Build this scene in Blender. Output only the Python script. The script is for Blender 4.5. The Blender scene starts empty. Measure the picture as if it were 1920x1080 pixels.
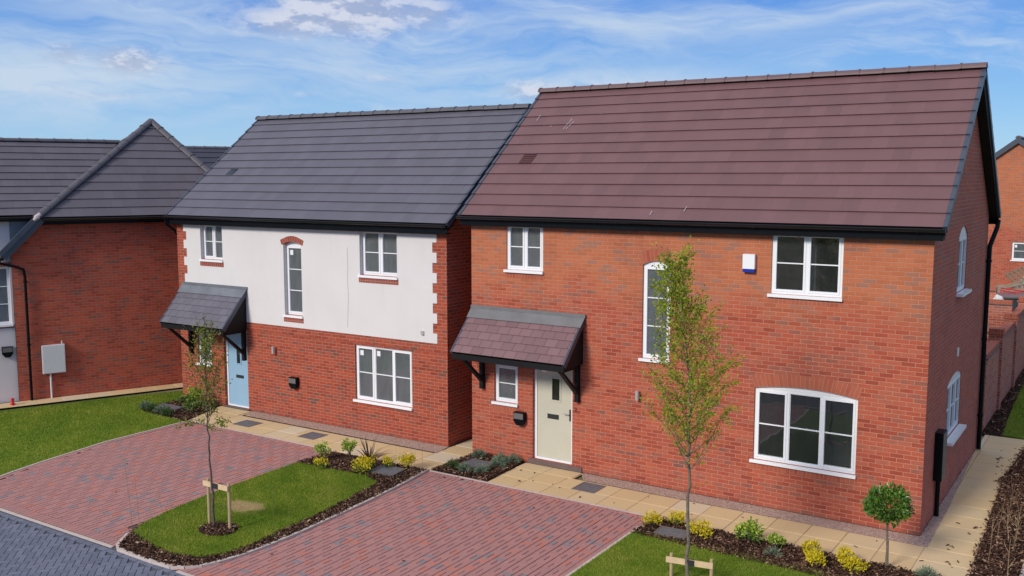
import bpy, bmesh, math, random
import numpy as np
from mathutils import Vector, Matrix
from mathutils.geometry import tessellate_polygon
random.seed(7); RNG = np.random.default_rng(11)
S = bpy.context.scene
COL = S.collection
R = math.radians

# ------------------------------------------------------------------ camera
CAM = Vector((12.048, -16.884, 5.98)); YAW, PITCH = 33.116, -6.526
cam = bpy.data.cameras.new('camera'); cam.lens = 1820.1/1920*36; cam.sensor_width = 36
cam.clip_start = .1; cam.clip_end = 3000
co = bpy.data.objects.new('camera', cam); COL.objects.link(co)
co.location = CAM; co.rotation_euler = (R(90+PITCH), 0, R(YAW)); S.camera = co

# ------------------------------------------------------------------ light
SUN_DIR = Vector((-.19, -.84, .50)).normalized()           # towards the sun
sl = bpy.data.lights.new('sun', 'SUN'); sl.energy = 2.2; sl.angle = R(15); sl.color = (1, .92, .80)
so = bpy.data.objects.new('sun', sl); COL.objects.link(so)
so.rotation_euler = (-SUN_DIR).to_track_quat('-Z', 'Y').to_euler()
S.view_settings.view_transform = 'Standard'; S.view_settings.look = 'None'
S.view_settings.exposure = 0.55; S.view_settings.gamma = 1

# ------------------------------------------------------------------ node helper
class NT:
    def __init__(s, tree): s.t = tree; s.n = tree.nodes; s.l = tree.links
    def node(s, typ, ins=None, **kw):
        n = s.n.new(typ)
        for k, v in kw.items(): setattr(n, k, v)
        for k, v in (ins or {}).items():
            if hasattr(v, 'is_output'): s.l.new(v, n.inputs[k])
            elif v is not None: n.inputs[k].default_value = v
        return n
    def math(s, op, a, b=None, c=None, clamp=False):
        n = s.node('ShaderNodeMath', {0: a, 1: b, 2: c}, operation=op, use_clamp=clamp); return n.outputs[0]
    def vmath(s, op, a, b=None):
        n = s.node('ShaderNodeVectorMath', {0: a, 1: b}, operation=op); return n.outputs[0]
    def mix(s, f, a, b, mode='MIX'):
        n = s.node('ShaderNodeMix', None, data_type='RGBA', blend_type=mode)
        for i, v in ((0, f), (6, a), (7, b)):
            if hasattr(v, 'is_output'): s.l.new(v, n.inputs[i])
            else: n.inputs[i].default_value = v if i == 0 else (*v[:3], 1)
        return n.outputs[2]
    def noise(s, vec, scale, detail=3, rough=.55, dim='3D'):
        n = s.node('ShaderNodeTexNoise', {'Vector': vec, 'Scale': scale, 'Detail': detail, 'Roughness': rough}, noise_dimensions=dim)
        return n.outputs[0]
    def ramp(s, f, stops, interp='LINEAR'):
        n = s.node('ShaderNodeValToRGB', {0: f}); cr = n.color_ramp; cr.interpolation = interp
        while len(cr.elements) < len(stops): cr.elements.new(.5)
        for e, (p, c) in zip(cr.elements, stops):
            e.position = p; e.color = (*c, 1) if len(c) == 3 else c
        return n.outputs[0]
    def sstep(s, v, a, b, o0=0., o1=1.):
        n = s.node('ShaderNodeMapRange', {0: v, 1: a, 2: b, 3: o0, 4: o1}, interpolation_type='SMOOTHSTEP'); return n.outputs[0]
    def comb(s, x, y, z=0.):
        return s.node('ShaderNodeCombineXYZ', {0: x, 1: y, 2: z}).outputs[0]
    def sep(s, v):
        n = s.node('ShaderNodeSeparateXYZ', {0: v}); return n.outputs

# ------------------------------------------------------------------ sky
W = bpy.data.worlds.new('World'); S.world = W; W.use_nodes = True
nt = NT(W.node_tree); nt.n.clear()
elev = math.asin(SUN_DIR.z); azim = math.atan2(SUN_DIR.x, SUN_DIR.y)
sky = nt.node('ShaderNodeTexSky', sky_type='NISHITA', sun_disc=False, sun_elevation=elev, sun_rotation=azim,
              altitude=50, air_density=1.0, dust_density=.35, ozone_density=2.2)
tc = nt.node('ShaderNodeTexCoord').outputs['Generated']
sx, sy, sz = nt.sep(tc)
# azimuth measured from the street's view direction, elevation; both in radians
ca, sa = math.cos(R(YAW)), math.sin(R(YAW))
fx = nt.math('ADD', nt.math('MULTIPLY', sx, ca), nt.math('MULTIPLY', sy, sa))
fy = nt.math('ADD', nt.math('MULTIPLY', sx, -sa), nt.math('MULTIPLY', sy, ca))
az = nt.math('ARCTAN2', fx, fy); el = nt.math('ARCSINE', sz)
zz = nt.math('ADD', nt.math('MAXIMUM', sz, 0.), .12)
px = nt.math('DIVIDE', fx, zz); py = nt.math('DIVIDE', fy, zz)
warp = nt.noise(nt.comb(nt.math('MULTIPLY', az, 3.), nt.math('MULTIPLY', el, 7.), 3.), 1.2, 4)
tilt = nt.math('ADD', nt.math('MULTIPLY', el, 24.), nt.math('MULTIPLY', az, 1.3))
pc = nt.comb(nt.math('ADD', nt.math('MULTIPLY', az, 4.2), nt.math('MULTIPLY', warp, 1.6)), nt.math('ADD', tilt, nt.math('MULTIPLY', warp, 3.2)), 0.)
cir = nt.noise(pc, .95, 8, .64)
cov = nt.noise(nt.comb(nt.math('MULTIPLY', az, 3.), nt.math('MULTIPLY', el, 12.), 9.), .9, 2)
cir = nt.math('MULTIPLY', nt.sstep(cir, .45, .70), nt.sstep(cov, .34, .56))
vdir = nt.comb(nt.math('MULTIPLY', az, 7.), nt.math('MULTIPLY', el, 15.), 0.)
fluff = nt.noise(vdir, 2.2, 7, .62)
fl2 = nt.noise(nt.vmath('ADD', vdir, (0, .14, 0)), 2.2, 7, .62)
def blob(a0, e0, ra, re, k=1.):
    d = nt.math('ADD', nt.math('POWER', nt.math('DIVIDE', nt.math('SUBTRACT', az, a0), ra), 2.), nt.math('POWER', nt.math('DIVIDE', nt.math('SUBTRACT', el, e0), re), 2.))
    return nt.math('MULTIPLY', nt.math('POWER', 2.718, nt.math('MULTIPLY', d, -1.)), k)
def px2(u, v):
    d = Matrix.Rotation(R(PITCH), 3, 'X') @ Vector(((u-960)/1820, 1, -(v-540)/1820)).normalized()
    return math.atan2(d.x, d.y), math.asin(d.z)
def blobs(L):
    o = None
    for u, v, ru, rv, k in L:
        a0, e0 = px2(u, v); b = blob(a0, e0, ru/1820, rv/1820, k); o = b if o is None else nt.math('MAXIMUM', o, b)
    return o
bl = blobs([(650, 22, 230, 60, 1.), (540, 40, 120, 45, .85), (245, 118, 90, 34, .85), (130, 105, 70, 26, .6), (1000, 170, 110, 30, .7), (70, 165, 190, 24, .4), (200, 180, 130, 14, .5), (700, 148, 60, 14, .5),
            (570, 175, 40, 10, .55)])
cum = nt.sstep(nt.math('ADD', nt.math('MULTIPLY', bl, .62), nt.math('MULTIPLY', fluff, .85)), .58, 1.02)
veil = blobs([(110, 150, 380, 80, .85), (780, 120, 420, 60, .7), (350, 20, 300, 60, .55), (1150, 50, 380, 44, .65), (1060, 170, 300, 44, .9), (1420, 45, 150, 18, .6), (1600, 10, 200, 20, .4)])
vn = nt.noise(pc, .8, 7, .62)
veil = nt.math('MULTIPLY', veil, nt.sstep(vn, .30, .60))
skyc = nt.mix(1., sky.outputs[0], (.60, .78, 1.0), 'MULTIPLY')
grad = nt.ramp(nt.math('MULTIPLY', el, 1/.6, clamp=True), [(0, (1.95/4, 2.95/4, 3.75/4)), (.10, (1.20/4, 2.3/4, 3.7/4)), (.28, (.36/4, 1.2/4, 3.3/4)), (1, (.36/4, 1.0/4, 2.6/4))])
grad = nt.node('ShaderNodeVectorMath', {0: grad, 3: 4.}, operation='SCALE').outputs[0]
skyc = nt.mix(.9, skyc, grad)
c1 = nt.mix(nt.math('MULTIPLY', cir, .62), skyc, (2.75, 3.3, 4.0))
c1 = nt.mix(nt.math('MINIMUM', nt.math('MULTIPLY', veil, 1.2), .9), c1, (2.7, 3.25, 3.9))
# unseen bright cloud added to the high sky to neutralise the blue ambient light
c1 = nt.mix(nt.math('MULTIPLY', nt.sstep(el, .30, .9), .62), c1, (4.6, 4.5, 4.4))
shade = nt.sstep(nt.math('SUBTRACT', fluff, fl2), -.06, .05)
cc = nt.mix(shade, (1.9, 2.2, 3.0), (3.4, 3.5, 3.9))
c1 = nt.mix(nt.math('MULTIPLY', cum, .85), c1, cc)
bg = nt.node('ShaderNodeBackground', {0: c1, 1: .145})
out = nt.node('ShaderNodeOutputWorld', {0: bg.outputs[0]})

# ------------------------------------------------------------------ materials
def mat(name, fn=None, col=(.5, .5, .5), rough=.6, metal=0., spec=.5, bump=None):
    m = bpy.data.materials.new(name); m.use_nodes = True; t = NT(m.node_tree)
    b = t.n['Principled BSDF']; b.inputs['Roughness'].default_value = rough; b.inputs['Metallic'].default_value = metal
    b.inputs['Specular IOR Level'].default_value = spec
    b.inputs['Base Color'].default_value = (*col, 1)
    if fn:
        r = fn(t, b)
        if r is not None: t.l.new(r, b.inputs['Base Color'])
    return m
def setbump(t, b, h, dist=.01, strength=.6):
    n = t.node('ShaderNodeBump', {'Height': h, 'Distance': dist, 'Strength': strength}); t.l.new(n.outputs[0], b.inputs['Normal'])
def uvs(t):
    u = t.node('ShaderNodeUVMap').outputs[0]; return u, *t.sep(u)[:2]
def rnd(t): return t.node('ShaderNodeAttribute', attribute_name='rnd').outputs['Fac']
def plainnoise(col, amt=.12, scale=6., bscale=60, bd=.002):
    def f(t, b):
        u, _, _ = uvs(t)
        c = nt_ = t.noise(u, scale, 5, .6)
        k = t.math('ADD', t.math('MULTIPLY', t.math('SUBTRACT', c, .5), amt*2.5), 1.)
        setbump(t, b, t.noise(u, bscale, 4), bd, .4)
        return t.mix(1., (*col, 1), t.node('ShaderNodeCombineColor', {0: k, 1: k, 2: k}).outputs[0], 'MULTIPLY')
    return f

def brickfn(stops, mortar, orange=0., soldier=False, eff=.25, bw=.225, bh=.075, mj=.011, dark=1.):
    def f(t, b):
        uv, u, v = uvs(t)
        if soldier: u, v = v, u
        row = t.math('FLOOR', t.math('DIVIDE', v, bh))
        off = t.math('MULTIPLY', t.math('FLOORED_MODULO', row, 2.), .5)
        if soldier: off = 0.
        uu = t.math('ADD', t.math('DIVIDE', u, bw), off)
        colm = t.math('FLOOR', uu)
        fu = t.math('SUBTRACT', uu, colm); fv = t.math('SUBTRACT', t.math('DIVIDE', v, bh), row)
        # distance to the joint in metres
        du = t.math('MULTIPLY', t.math('MINIMUM', fu, t.math('SUBTRACT', 1., fu)), bw)
        dv = t.math('MULTIPLY', t.math('MINIMUM', fv, t.math('SUBTRACT', 1., fv)), bh)
        wob = t.math('MULTIPLY', t.math('SUBTRACT', t.noise(uv, 28., 3), .5), .006)
        d = t.math('ADD', t.math('MINIMUM', du, dv), wob)
        mask = t.sstep(d, mj*.30, mj*.62, 1., 0.)
        wn = t.node('ShaderNodeTexWhiteNoise', {0: t.comb(colm, row, 0.)}, noise_dimensions='2D')
        r1 = wn.outputs[0]
        big = t.noise(uv, .9, 3); mid = t.noise(uv, 2.6, 3)
        sel = t.math('ADD', t.math('MULTIPLY', r1, .8), t.math('MULTIPLY', t.math('SUBTRACT', mid, .4), .75))
        c = t.ramp(sel, stops)
        # batches laid at different heights: the upper storey's bricks are more orange and more varied
        if orange:
            hz = t.sstep(t.math('ADD', v, t.math('MULTIPLY', t.math('SUBTRACT', big, .5), 1.5)), 3.2, 4.1)
            c = t.mix(t.math('MULTIPLY', hz, orange), c, (.54, .21, .085))
            grey = t.math('MULTIPLY', t.sstep(r1, .72, .84), hz)
            c = t.mix(t.math('MULTIPLY', grey, .5), c, (.24, .145, .12))
        grain = t.noise(uv, 90., 4, .7)
        c = t.mix(.5, c, t.mix(grain, (.25, .25, .25), (.78, .76, .74)), 'SOFT_LIGHT')
        streak = t.noise(t.comb(t.math('MULTIPLY', u, 1.3), t.math('MULTIPLY', v, 6.), 2.), 1.6, 5, .7)
        c = t.mix(t.math('MULTIPLY', t.sstep(streak, .62, .85), eff), c, (.56, .40, .34))
        c = t.mix(t.math('MULTIPLY', t.sstep(big, .45, .7), .34), c, (.22, .06, .045))
        low = t.math('MULTIPLY', t.sstep(v, .0, .55, 1., 0.), t.sstep(t.noise(t.comb(t.math('MULTIPLY', u, 1.6), v, 5.), 1.2, 4), .35, .65))
        c = t.mix(t.math('MULTIPLY', low, .35), c, (.20, .05, .04))
        mc = t.mix(t.noise(uv, 3.5, 4), tuple(x*.72 for x in mortar), tuple(min(1, x*1.22) for x in mortar))
        c = t.mix(mask, c, mc)
        h = t.math('ADD', t.math('MULTIPLY', mask, -1.), t.math('MULTIPLY', grain, .35))
        h = t.math('ADD', h, t.math('MULTIPLY', r1, .3))
        setbump(t, b, h, .007, .7)
        return c
    return f
RED = [(0, (.27, .052, .029)), (.25, (.36, .074, .041)), (.5, (.41, .094, .051)), (.7, (.40, .11, .062)), (.86, (.30, .098, .066)), (1, (.185, .083, .066))]
RED2 = [(0, (.23, .042, .022)), (.3, (.33, .058, .029)), (.55, (.38, .072, .035)), (.75, (.32, .072, .040)), (.88, (.20, .065, .045)), (1, (.13, .068, .055))]
M = {}
M['brickA'] = mat('brick_orange_red', brickfn(RED, (.50, .235, .165), orange=.46, eff=.36), rough=.85, spec=.25)
M['brickAS'] = mat('brick_red_side', brickfn([(p, (x[0]*.55+.20, x[1]*.6+.05, x[2]*.7+.032)) for p, x in RED], (.47, .24, .19), orange=.10, eff=.4), rough=.85, spec=.25)
M['brickB'] = mat('brick_deep_red', brickfn(RED2, (.42, .23, .17), eff=.12), rough=.85, spec=.25)
M['brickC'] = mat('brick_dark_red', brickfn([(p, tuple(x*1.4 for x in c)) for p, c in RED2], (.36, .19, .15), eff=.1), rough=.85, spec=.25)
M['brickG'] = mat('brick_garden_wall', brickfn([(p, (x[0]*1.15, x[1]*1.5, x[2]*1.8)) for p, x in RED], (.56, .38, .31), eff=.7), rough=.9, spec=.2)
M['soldierA'] = mat('brick_on_end_orange', brickfn([(0, (.33, .078, .044)), (.5, (.41, .115, .062)), (1, (.34, .10, .062))], (.46, .20, .14), soldier=True, eff=.1), rough=.85, spec=.25)
M['soldierB'] = mat('brick_on_end_red', brickfn([(0, (.27, .055, .035)), (.5, (.34, .08, .05)), (1, (.22, .06, .05))], (.42, .25, .2), soldier=True, eff=.1), rough=.85, spec=.25)
def render_fn(t, b):
    uv, u, v = uvs(t)
    n = t.noise(uv, .8, 5, .6); st = t.noise(t.comb(t.math('MULTIPLY', u, 5.), t.math('MULTIPLY', v, .5), 0.), 1., 4)
    setbump(t, b, t.noise(uv, 130., 3), .002, .5)
    c = t.mix(n, (.60, .575, .57), (.70, .675, .67))
    return t.mix(t.math('MULTIPLY', t.sstep(st, .5, .8), .12), c, (.48, .46, .45))
M['render'] = mat('offwhite_render', render_fn, rough=.9, spec=.2)
def tilefn(base, var, joint, width=.30, jk=.55, allj=False):
    def f(t, b):
        uv, u, v = uvs(t)
        row = t.math('FLOOR', v)
        uu = t.math('ADD', t.math('DIVIDE', u, width), t.math('MULTIPLY', t.math('FLOORED_MODULO', row, 2.), .5))
        cell = t.math('FLOOR', uu); fr = t.math('SUBTRACT', uu, cell)
        wn = t.node('ShaderNodeTexWhiteNoise', {0: t.comb(cell, row, 0.)}, noise_dimensions='2D').outputs[0]
        c = t.mix(wn, tuple(x*(1-var) for x in base), tuple(x*(1+var) for x in base))
        n = t.noise(t.comb(u, t.math('MULTIPLY', v, .34), 0.), 1.3, 5, .6)
        c = t.mix(t.math('MULTIPLY', t.sstep(n, .4, .75), .3), c, tuple(x*1.3 for x in base))
        sp = t.noise(t.comb(u, t.math('MULTIPLY', v, .34), 0.), 55., 4, .7)
        c = t.mix(t.math('MULTIPLY', t.sstep(sp, .62, .8), .25), c, tuple(min(1, x*2.2) for x in base))
        d = t.math('MULTIPLY', t.math('MINIMUM', fr, t.math('SUBTRACT', 1., fr)), width)
        keep = t.math('GREATER_THAN', t.node('ShaderNodeTexWhiteNoise', {0: t.comb(t.math('FLOOR', t.math('ADD', uu, .5)), row, 7.)}, noise_dimensions='3D').outputs[0], .35)
        jm = t.math('MULTIPLY', t.sstep(d, .002, .009 if allj else .006, 1., 0.), 1. if allj else keep)
        c = t.mix(t.math('MULTIPLY', jm, jk), c, joint)
        # lime specks along the tails
        fv = t.math('FRACT', v); tail = t.sstep(fv, .0, .07, 1., 0.)
        s2 = t.noise(t.comb(u, row, 4.), 9., 3, .8)
        c = t.mix(t.math('MULTIPLY', t.math('MULTIPLY', tail, t.sstep(s2, .62, .72)), .8), c, (.55, .46, .43))
        setbump(t, b, t.math('ADD', t.math('MULTIPLY', wn, .5), t.math('MULTIPLY', sp, .3)), .004, .4)
        return c
    return f
M['tileA'] = mat('brown_tile', tilefn((.140, .069, .073), .08, (.10, .055, .06)), rough=.55, spec=.45)
M['tileB'] = mat('slate_grey_tile', tilefn((.096, .090, .116), .08, (.06, .055, .07)), rough=.52, spec=.5)
M['tileC'] = mat('dark_slate_tile', tilefn((.097, .086, .107), .09, (.05, .045, .055)), rough=.6, spec=.4)
M['tileD'] = mat('blue_black_tile', tilefn((.045, .045, .068), .08, (.02, .02, .03)), rough=.6, spec=.3)
M['tileA2'] = mat('brown_porch_tile', tilefn((.185, .105, .112), .13, (.05, .025, .03), .27, .9, True), rough=.55, spec=.45)
M['tileB2'] = mat('grey_porch_tile', tilefn((.12, .113, .14), .12, (.035, .03, .04), .27, .9, True), rough=.52, spec=.5)
M['ridgeA'] = mat('brown_ridge', plainnoise((.13, .075, .08), .35, 3.), rough=.6)
M['ridgeB'] = mat('grey_ridge', plainnoise((.085, .08, .095), .3, 3.), rough=.6)
M['black'] = mat('black_upvc', plainnoise((.005, .006, .008), .3, 4.), rough=.35, spec=.12)
M['marks'] = mat('lime_marks', col=(.5, .44, .44), rough=.9)
M['lapshade'] = mat('painted_lap_shadow', col=(.012, .011, .013), rough=.95, spec=.1)  # near-black colour painted in for the shadow gap under tile tails
M['renderC'] = mat('pinkish_render', plainnoise((.66, .585, .59), .06, 1.2), rough=.9, spec=.2)
M['gutter'] = mat('gloss_black_gutter', plainnoise((.008, .009, .011), .3, 4.), rough=.16, spec=.6)
M['blackmat'] = mat('black_stained_timber', plainnoise((.006, .006, .007), .5, 7.), rough=.6, spec=.25)
M['verge'] = mat('blue_black_verge', plainnoise((.045, .056, .082), .3, 4.), rough=.4)
M['lead'] = mat('lead_flashing', plainnoise((.17, .185, .21), .35, 2.5), rough=.45, metal=.25)
M['leadA'] = mat('grey_flashing', plainnoise((.15, .15, .155), .3, 2.5), rough=.6)
M['white'] = mat('white_upvc', plainnoise((.80, .81, .83), .04, 3., bd=.0003), rough=.32)
M['cream'] = mat('cream_door', plainnoise((.52, .50, .40), .06, 3., bd=.0006), rough=.42)
M['blue'] = mat('pale_blue_door', plainnoise((.27, .43, .58), .05, 3., bd=.0006), rough=.4)
M['chrome'] = mat('brushed_steel', col=(.6, .6, .6), rough=.35, metal=.55)
M['greybox'] = mat('meter_box', plainnoise((.68, .65, .65), .06, 3.), rough=.55)
M['boxgrey'] = mat('grey_plastic', col=(.14, .13, .13), rough=.35)
M['alarmblue'] = mat('blue_lens', col=(.01, .03, .3), rough=.25)
M['plaster'] = mat('plaster', plainnoise((.55, .56, .57), .05, 2.), rough=.9)
M['floorin'] = mat('indoor_floor', plainnoise((.26, .24, .22), .1, 2.), rough=.8)
M['sticker'] = mat('paper_sticker', col=(.75, .76, .78), rough=.7)
M['step'] = mat('door_step', plainnoise((.13, .085, .08), .3, 8.), rough=.7)
M['slate'] = mat('recessed_cover', plainnoise((.13, .13, .145), .45, 9.), rough=.6)
M['soil'] = mat('dark_soil', plainnoise((.035, .02, .014), .5, 9.), rough=1., spec=.1)
M['kerb'] = mat('concrete_edging', plainnoise((.50, .42, .38), .25, 9.), rough=.85)
def glassfn(name, tint, extra=0., film=0., k=1.7):
    m = bpy.data.materials.new(name); m.use_nodes = True; t = NT(m.node_tree); t.n.clear()
    fr = t.node('ShaderNodeFresnel', {0: 1.5}).outputs[0]
    f = t.math('ADD', t.math('MULTIPLY', fr, k), extra, clamp=True)
    u = t.node('ShaderNodeTexCoord').outputs['Object']
    bp_ = t.node('ShaderNodeBump', {'Height': t.noise(u, 1.3, 2), 'Distance': .02, 'Strength': .35})
    g = t.node('ShaderNodeBsdfGlossy', {'Color': (1, 1, 1, 1), 'Roughness': .015, 'Normal': bp_.outputs[0]})
    tr = t.node('ShaderNodeBsdfTransparent', {0: (*tint, 1)})
    mx = t.node('ShaderNodeMixShader', {0: f, 1: tr.outputs[0], 2: g.outputs[0]})
    if film:      # dusty new glazing, some still under protective film
        ux, uy, uz = t.sep(u); dn = t.noise(t.comb(t.math('MULTIPLY', t.math('ADD', ux, uy), 5.), t.math('MULTIPLY', uz, .9), 0.), 1.6, 5, .7); fm = t.math('MULTIPLY', t.math('ADD', dn, .3), film)
        df = t.node('ShaderNodeBsdfDiffuse', {'Color': (.42, .47, .50, 1)})
        m2 = t.node('ShaderNodeMixShader', {0: fm, 1: tr.outputs[0], 2: df.outputs[0]}); t.l.new(m2.outputs[0], mx.inputs[1])
    t.node('ShaderNodeOutputMaterial', {0: mx.outputs[0]}); return m
M['glass'] = glassfn('window_glass', (.62, .66, .68), film=.30)
M['glassdark'] = glassfn('dark_glass', (.38, .41, .45), .01, .05)
M['glassside'] = glassfn('side_glass', (.25, .28, .32), .0, .04, .55)
def rampmat(name, stops, rough=.7, noise=0., trans=0., spec=.3):
    def f(t, b):
        c = t.ramp(rnd(t), stops)
        if noise:
            p = t.node('ShaderNodeTexCoord').outputs['Object']
            n = t.noise(p, 1.1, 5, .65); n2 = t.noise(p, 40., 4, .7)
            k = t.math('ADD', 1.-noise*.5, t.math('MULTIPLY', t.math('ADD', t.math('MULTIPLY', n, .6), t.math('MULTIPLY', n2, .4)), noise))
            c = t.mix(1., c, t.node('ShaderNodeCombineColor', {0: k, 1: k, 2: k}).outputs[0], 'MULTIPLY')
            setbump(t, b, n2, .003, .5)
        return c
    m = mat(name, f, rough=rough, spec=spec)
    if trans:
        t = NT(m.node_tree); b = t.n['Principled BSDF']; o = t.n['Material Output']
        tl = t.node('ShaderNodeBsdfTranslucent'); t.l.new(b.inputs['Base Color'].links[0].from_socket, tl.inputs[0])
        mx = t.node('ShaderNodeMixShader', {0: trans, 1: b.outputs[0], 2: tl.outputs[0]}); t.l.new(mx.outputs[0], o.inputs[0])
    return m
M['redpave'] = rampmat('red_block_paving', [(0, (.24, .19, .20)), (.1, (.29, .18, .18)), (.3, (.34, .175, .168)), (.6, (.365, .18, .168)), (.85, (.39, .19, .172)), (1, (.44, .16, .12))], .85, .25)
M['greypave'] = rampmat('grey_block_paving', [(0, (.12, .13, .175)), (.5, (.138, .148, .20)), (1, (.16, .168, .225))], .8, .3)
M['slab'] = rampmat('buff_slab', [(0, (.57, .41, .22)), (.5, (.60, .44, .245)), (.88, (.58, .44, .26)), (1, (.60, .50, .36))], .85, .2)
M['joint'] = mat('dark_joint', plainnoise((.11, .055, .056), .3, 20.), rough=1.)
M['jointroad'] = mat('grey_joint', plainnoise((.075, .08, .10), .3, 20.), rough=1.)
M['jointslab'] = mat('slab_joint', plainnoise((.49, .365, .21), .3, 20.), rough=1.)
def gravelfn(t, b):
    p = t.node('ShaderNodeTexCoord').outputs['Object']
    v = t.node('ShaderNodeTexVoronoi', {'Vector': p, 'Scale': 62.}); c = t.sep(v.outputs['Color'])[0]
    col = t.ramp(c, [(0, (.27, .165, .13)), (.4, (.46, .30, .24)), (.75, (.56, .40, .33)), (1, (.72, .60, .52))])
    setbump(t, b, t.math('MULTIPLY', v.outputs['Distance'], -1.), .02, .9)
    return t.mix(t.math('MULTIPLY', t.noise(p, 1.5, 4), .35), col, (.27, .19, .16))
M['gravel'] = mat('pink_gravel', gravelfn, rough=.9)
def lawnfn(t, b):
    p = t.node('ShaderNodeTexCoord').outputs['Object']
    n = t.noise(p, .9, 5, .6); n2 = t.noise(p, 14., 5, .7)
    c = t.mix(n, (.105, .18, .016), (.20, .25, .03))
    c = t.mix(t.math('MULTIPLY', n2, .5), c, (.04, .08, .01))
    c = t.mix(t.math('MULTIPLY', t.sstep(t.noise(p, 2.7, 4, .7), .52, .70), .55), c, (.26, .25, .06))
    d = t.vmath('MULTIPLY', t.vmath('SUBTRACT', p, (-1.38, -5.22, 0)), (1.8, 2.7, 0))
    dd = t.node('ShaderNodeVectorMath', {0: d}, operation='LENGTH').outputs['Value']
    dry = t.sstep(t.math('ADD', dd, t.math('MULTIPLY', n2, .7)), .75, 1.4, 1., 0.)
    c = t.mix(dry, c, (.34, .25, .12))
    setbump(t, b, n2, .02, .6); return c
M['lawn'] = mat('lawn_soil_and_turf', lawnfn, rough=.95, spec=.1)
def groundfn(t, b):
    p = t.node('ShaderNodeTexCoord').outputs['Object']
    return t.mix(t.sstep(t.noise(p, .12, 5), .4, .6), t.mix(t.noise(p, 3., 4), (.07, .10, .025), (.10, .13, .035)), t.mix(t.noise(p, 2., 5), (.22, .16, .11), (.34, .27, .2)))
M['ground'] = mat('rough_ground', groundfn, rough=1., spec=.1)
M['grass'] = rampmat('grass_blades', [(0, (.09, .17, .012)), (.5, (.175, .27, .02)), (.8, (.29, .34, .035)), (1, (.42, .38, .08))], .75, 0, .25, .2)
M['drygrass'] = rampmat('dry_blades', [(0, (.30, .22, .10)), (1, (.46, .35, .19))], .8)
M['bark'] = rampmat('bark_chips', [(0, (.022, .012, .009)), (.45, (.06, .03, .02)), (.75, (.11, .055, .037)), (.90, (.21, .115, .075)), (1, (.46, .31, .21))], .95, 0, 0, .15)
M['trunk'] = mat('grey_brown_bark', plainnoise((.17, .14, .105), .6, 14., 60, .006), rough=.9, spec=.15)
M['trunkB'] = mat('dark_bark', plainnoise((.11, .085, .075), .6, 14., 60, .006), rough=.9, spec=.15)
M['stake'] = mat('round_timber', plainnoise((.44, .31, .18), .3, 9.), rough=.8)
M['board'] = mat('sawn_timber', plainnoise((.62, .45, .27), .25, 9.), rough=.8)
M['rubber'] = mat('rubber_tie', col=(.02, .02, .022), rough=.7)
M['leafA'] = rampmat('maple_leaves', [(0, (.11, .19, .012)), (.35, (.24, .35, .02)), (.65, (.40, .47, .03)), (.9, (.55, .50, .05)), (1, (.50, .28, .06))], .55, 0, .45)
M['leafB'] = rampmat('sparse_leaves', [(0, (.08, .12, .014)), (.5, (.20, .25, .03)), (.85, (.36, .34, .05)), (1, (.26, .12, .05))], .5, 0, .3)
M['leafbay'] = rampmat('glossy_leaves', [(0, (.03, .08, .012)), (.5, (.075, .165, .022)), (.8, (.15, .27, .035)), (1, (.32, .42, .09))], .32, 0, .1, .5)
M['yellow'] = rampmat('yellow_leaves', [(0, (.26, .26, .015)), (.35, (.62, .52, .02)), (1, (.85, .66, .03))], .5, 0, .25)
M['lime'] = rampmat('lime_leaves', [(0, (.07, .15, .015)), (.45, (.28, .42, .035)), (1, (.55, .62, .12))], .45, 0, .25)
M['mixedleaf'] = rampmat('variegated_leaves', [(0, (.03, .09, .015)), (.5, (.07, .16, .03)), (1, (.40, .42, .08))], .45, 0, .2)
M['greyleaf'] = rampmat('grey_green_leaves', [(0, (.06, .10, .055)), (.5, (.14, .20, .125)), (1, (.32, .38, .27))], .8)
M['darkgreenleaf'] = rampmat('fine_green_leaves', [(0, (.02, .05, .015)), (.6, (.06, .12, .03)), (1, (.15, .22, .06))], .7)
M['phormium'] = rampmat('bronze_straps', [(0, (.035, .012, .014)), (.6, (.085, .03, .03)), (1, (.16, .10, .06))], .45)
M['drystalk'] = rampmat('dry_stems', [(0, (.20, .12, .07)), (1, (.42, .31, .18))], .9)
M['stripgreen'] = rampmat('seed_stems', [(0, (.14, .2, .05)), (1, (.28, .28, .1))], .9)
M['redmesh'] = mat('red_barrier', col=(.6, .02, .03), rough=.6)
M['skipc'] = mat('dark_container', plainnoise((.035, .042, .055), .4, 3.), rough=.5)
M['rubble'] = rampmat('rubble', [(0, (.2, .16, .13)), (.5, (.36, .3, .25)), (1, (.55, .5, .44))], .95)
M['timber'] = rampmat('site_timber', [(0, (.17, .13, .09)), (.5, (.32, .25, .17)), (1, (.52, .43, .31))], .9)
M['sack'] = mat('pale_sack', plainnoise((.6, .6, .6), .3, 5.), rough=.9)

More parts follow.
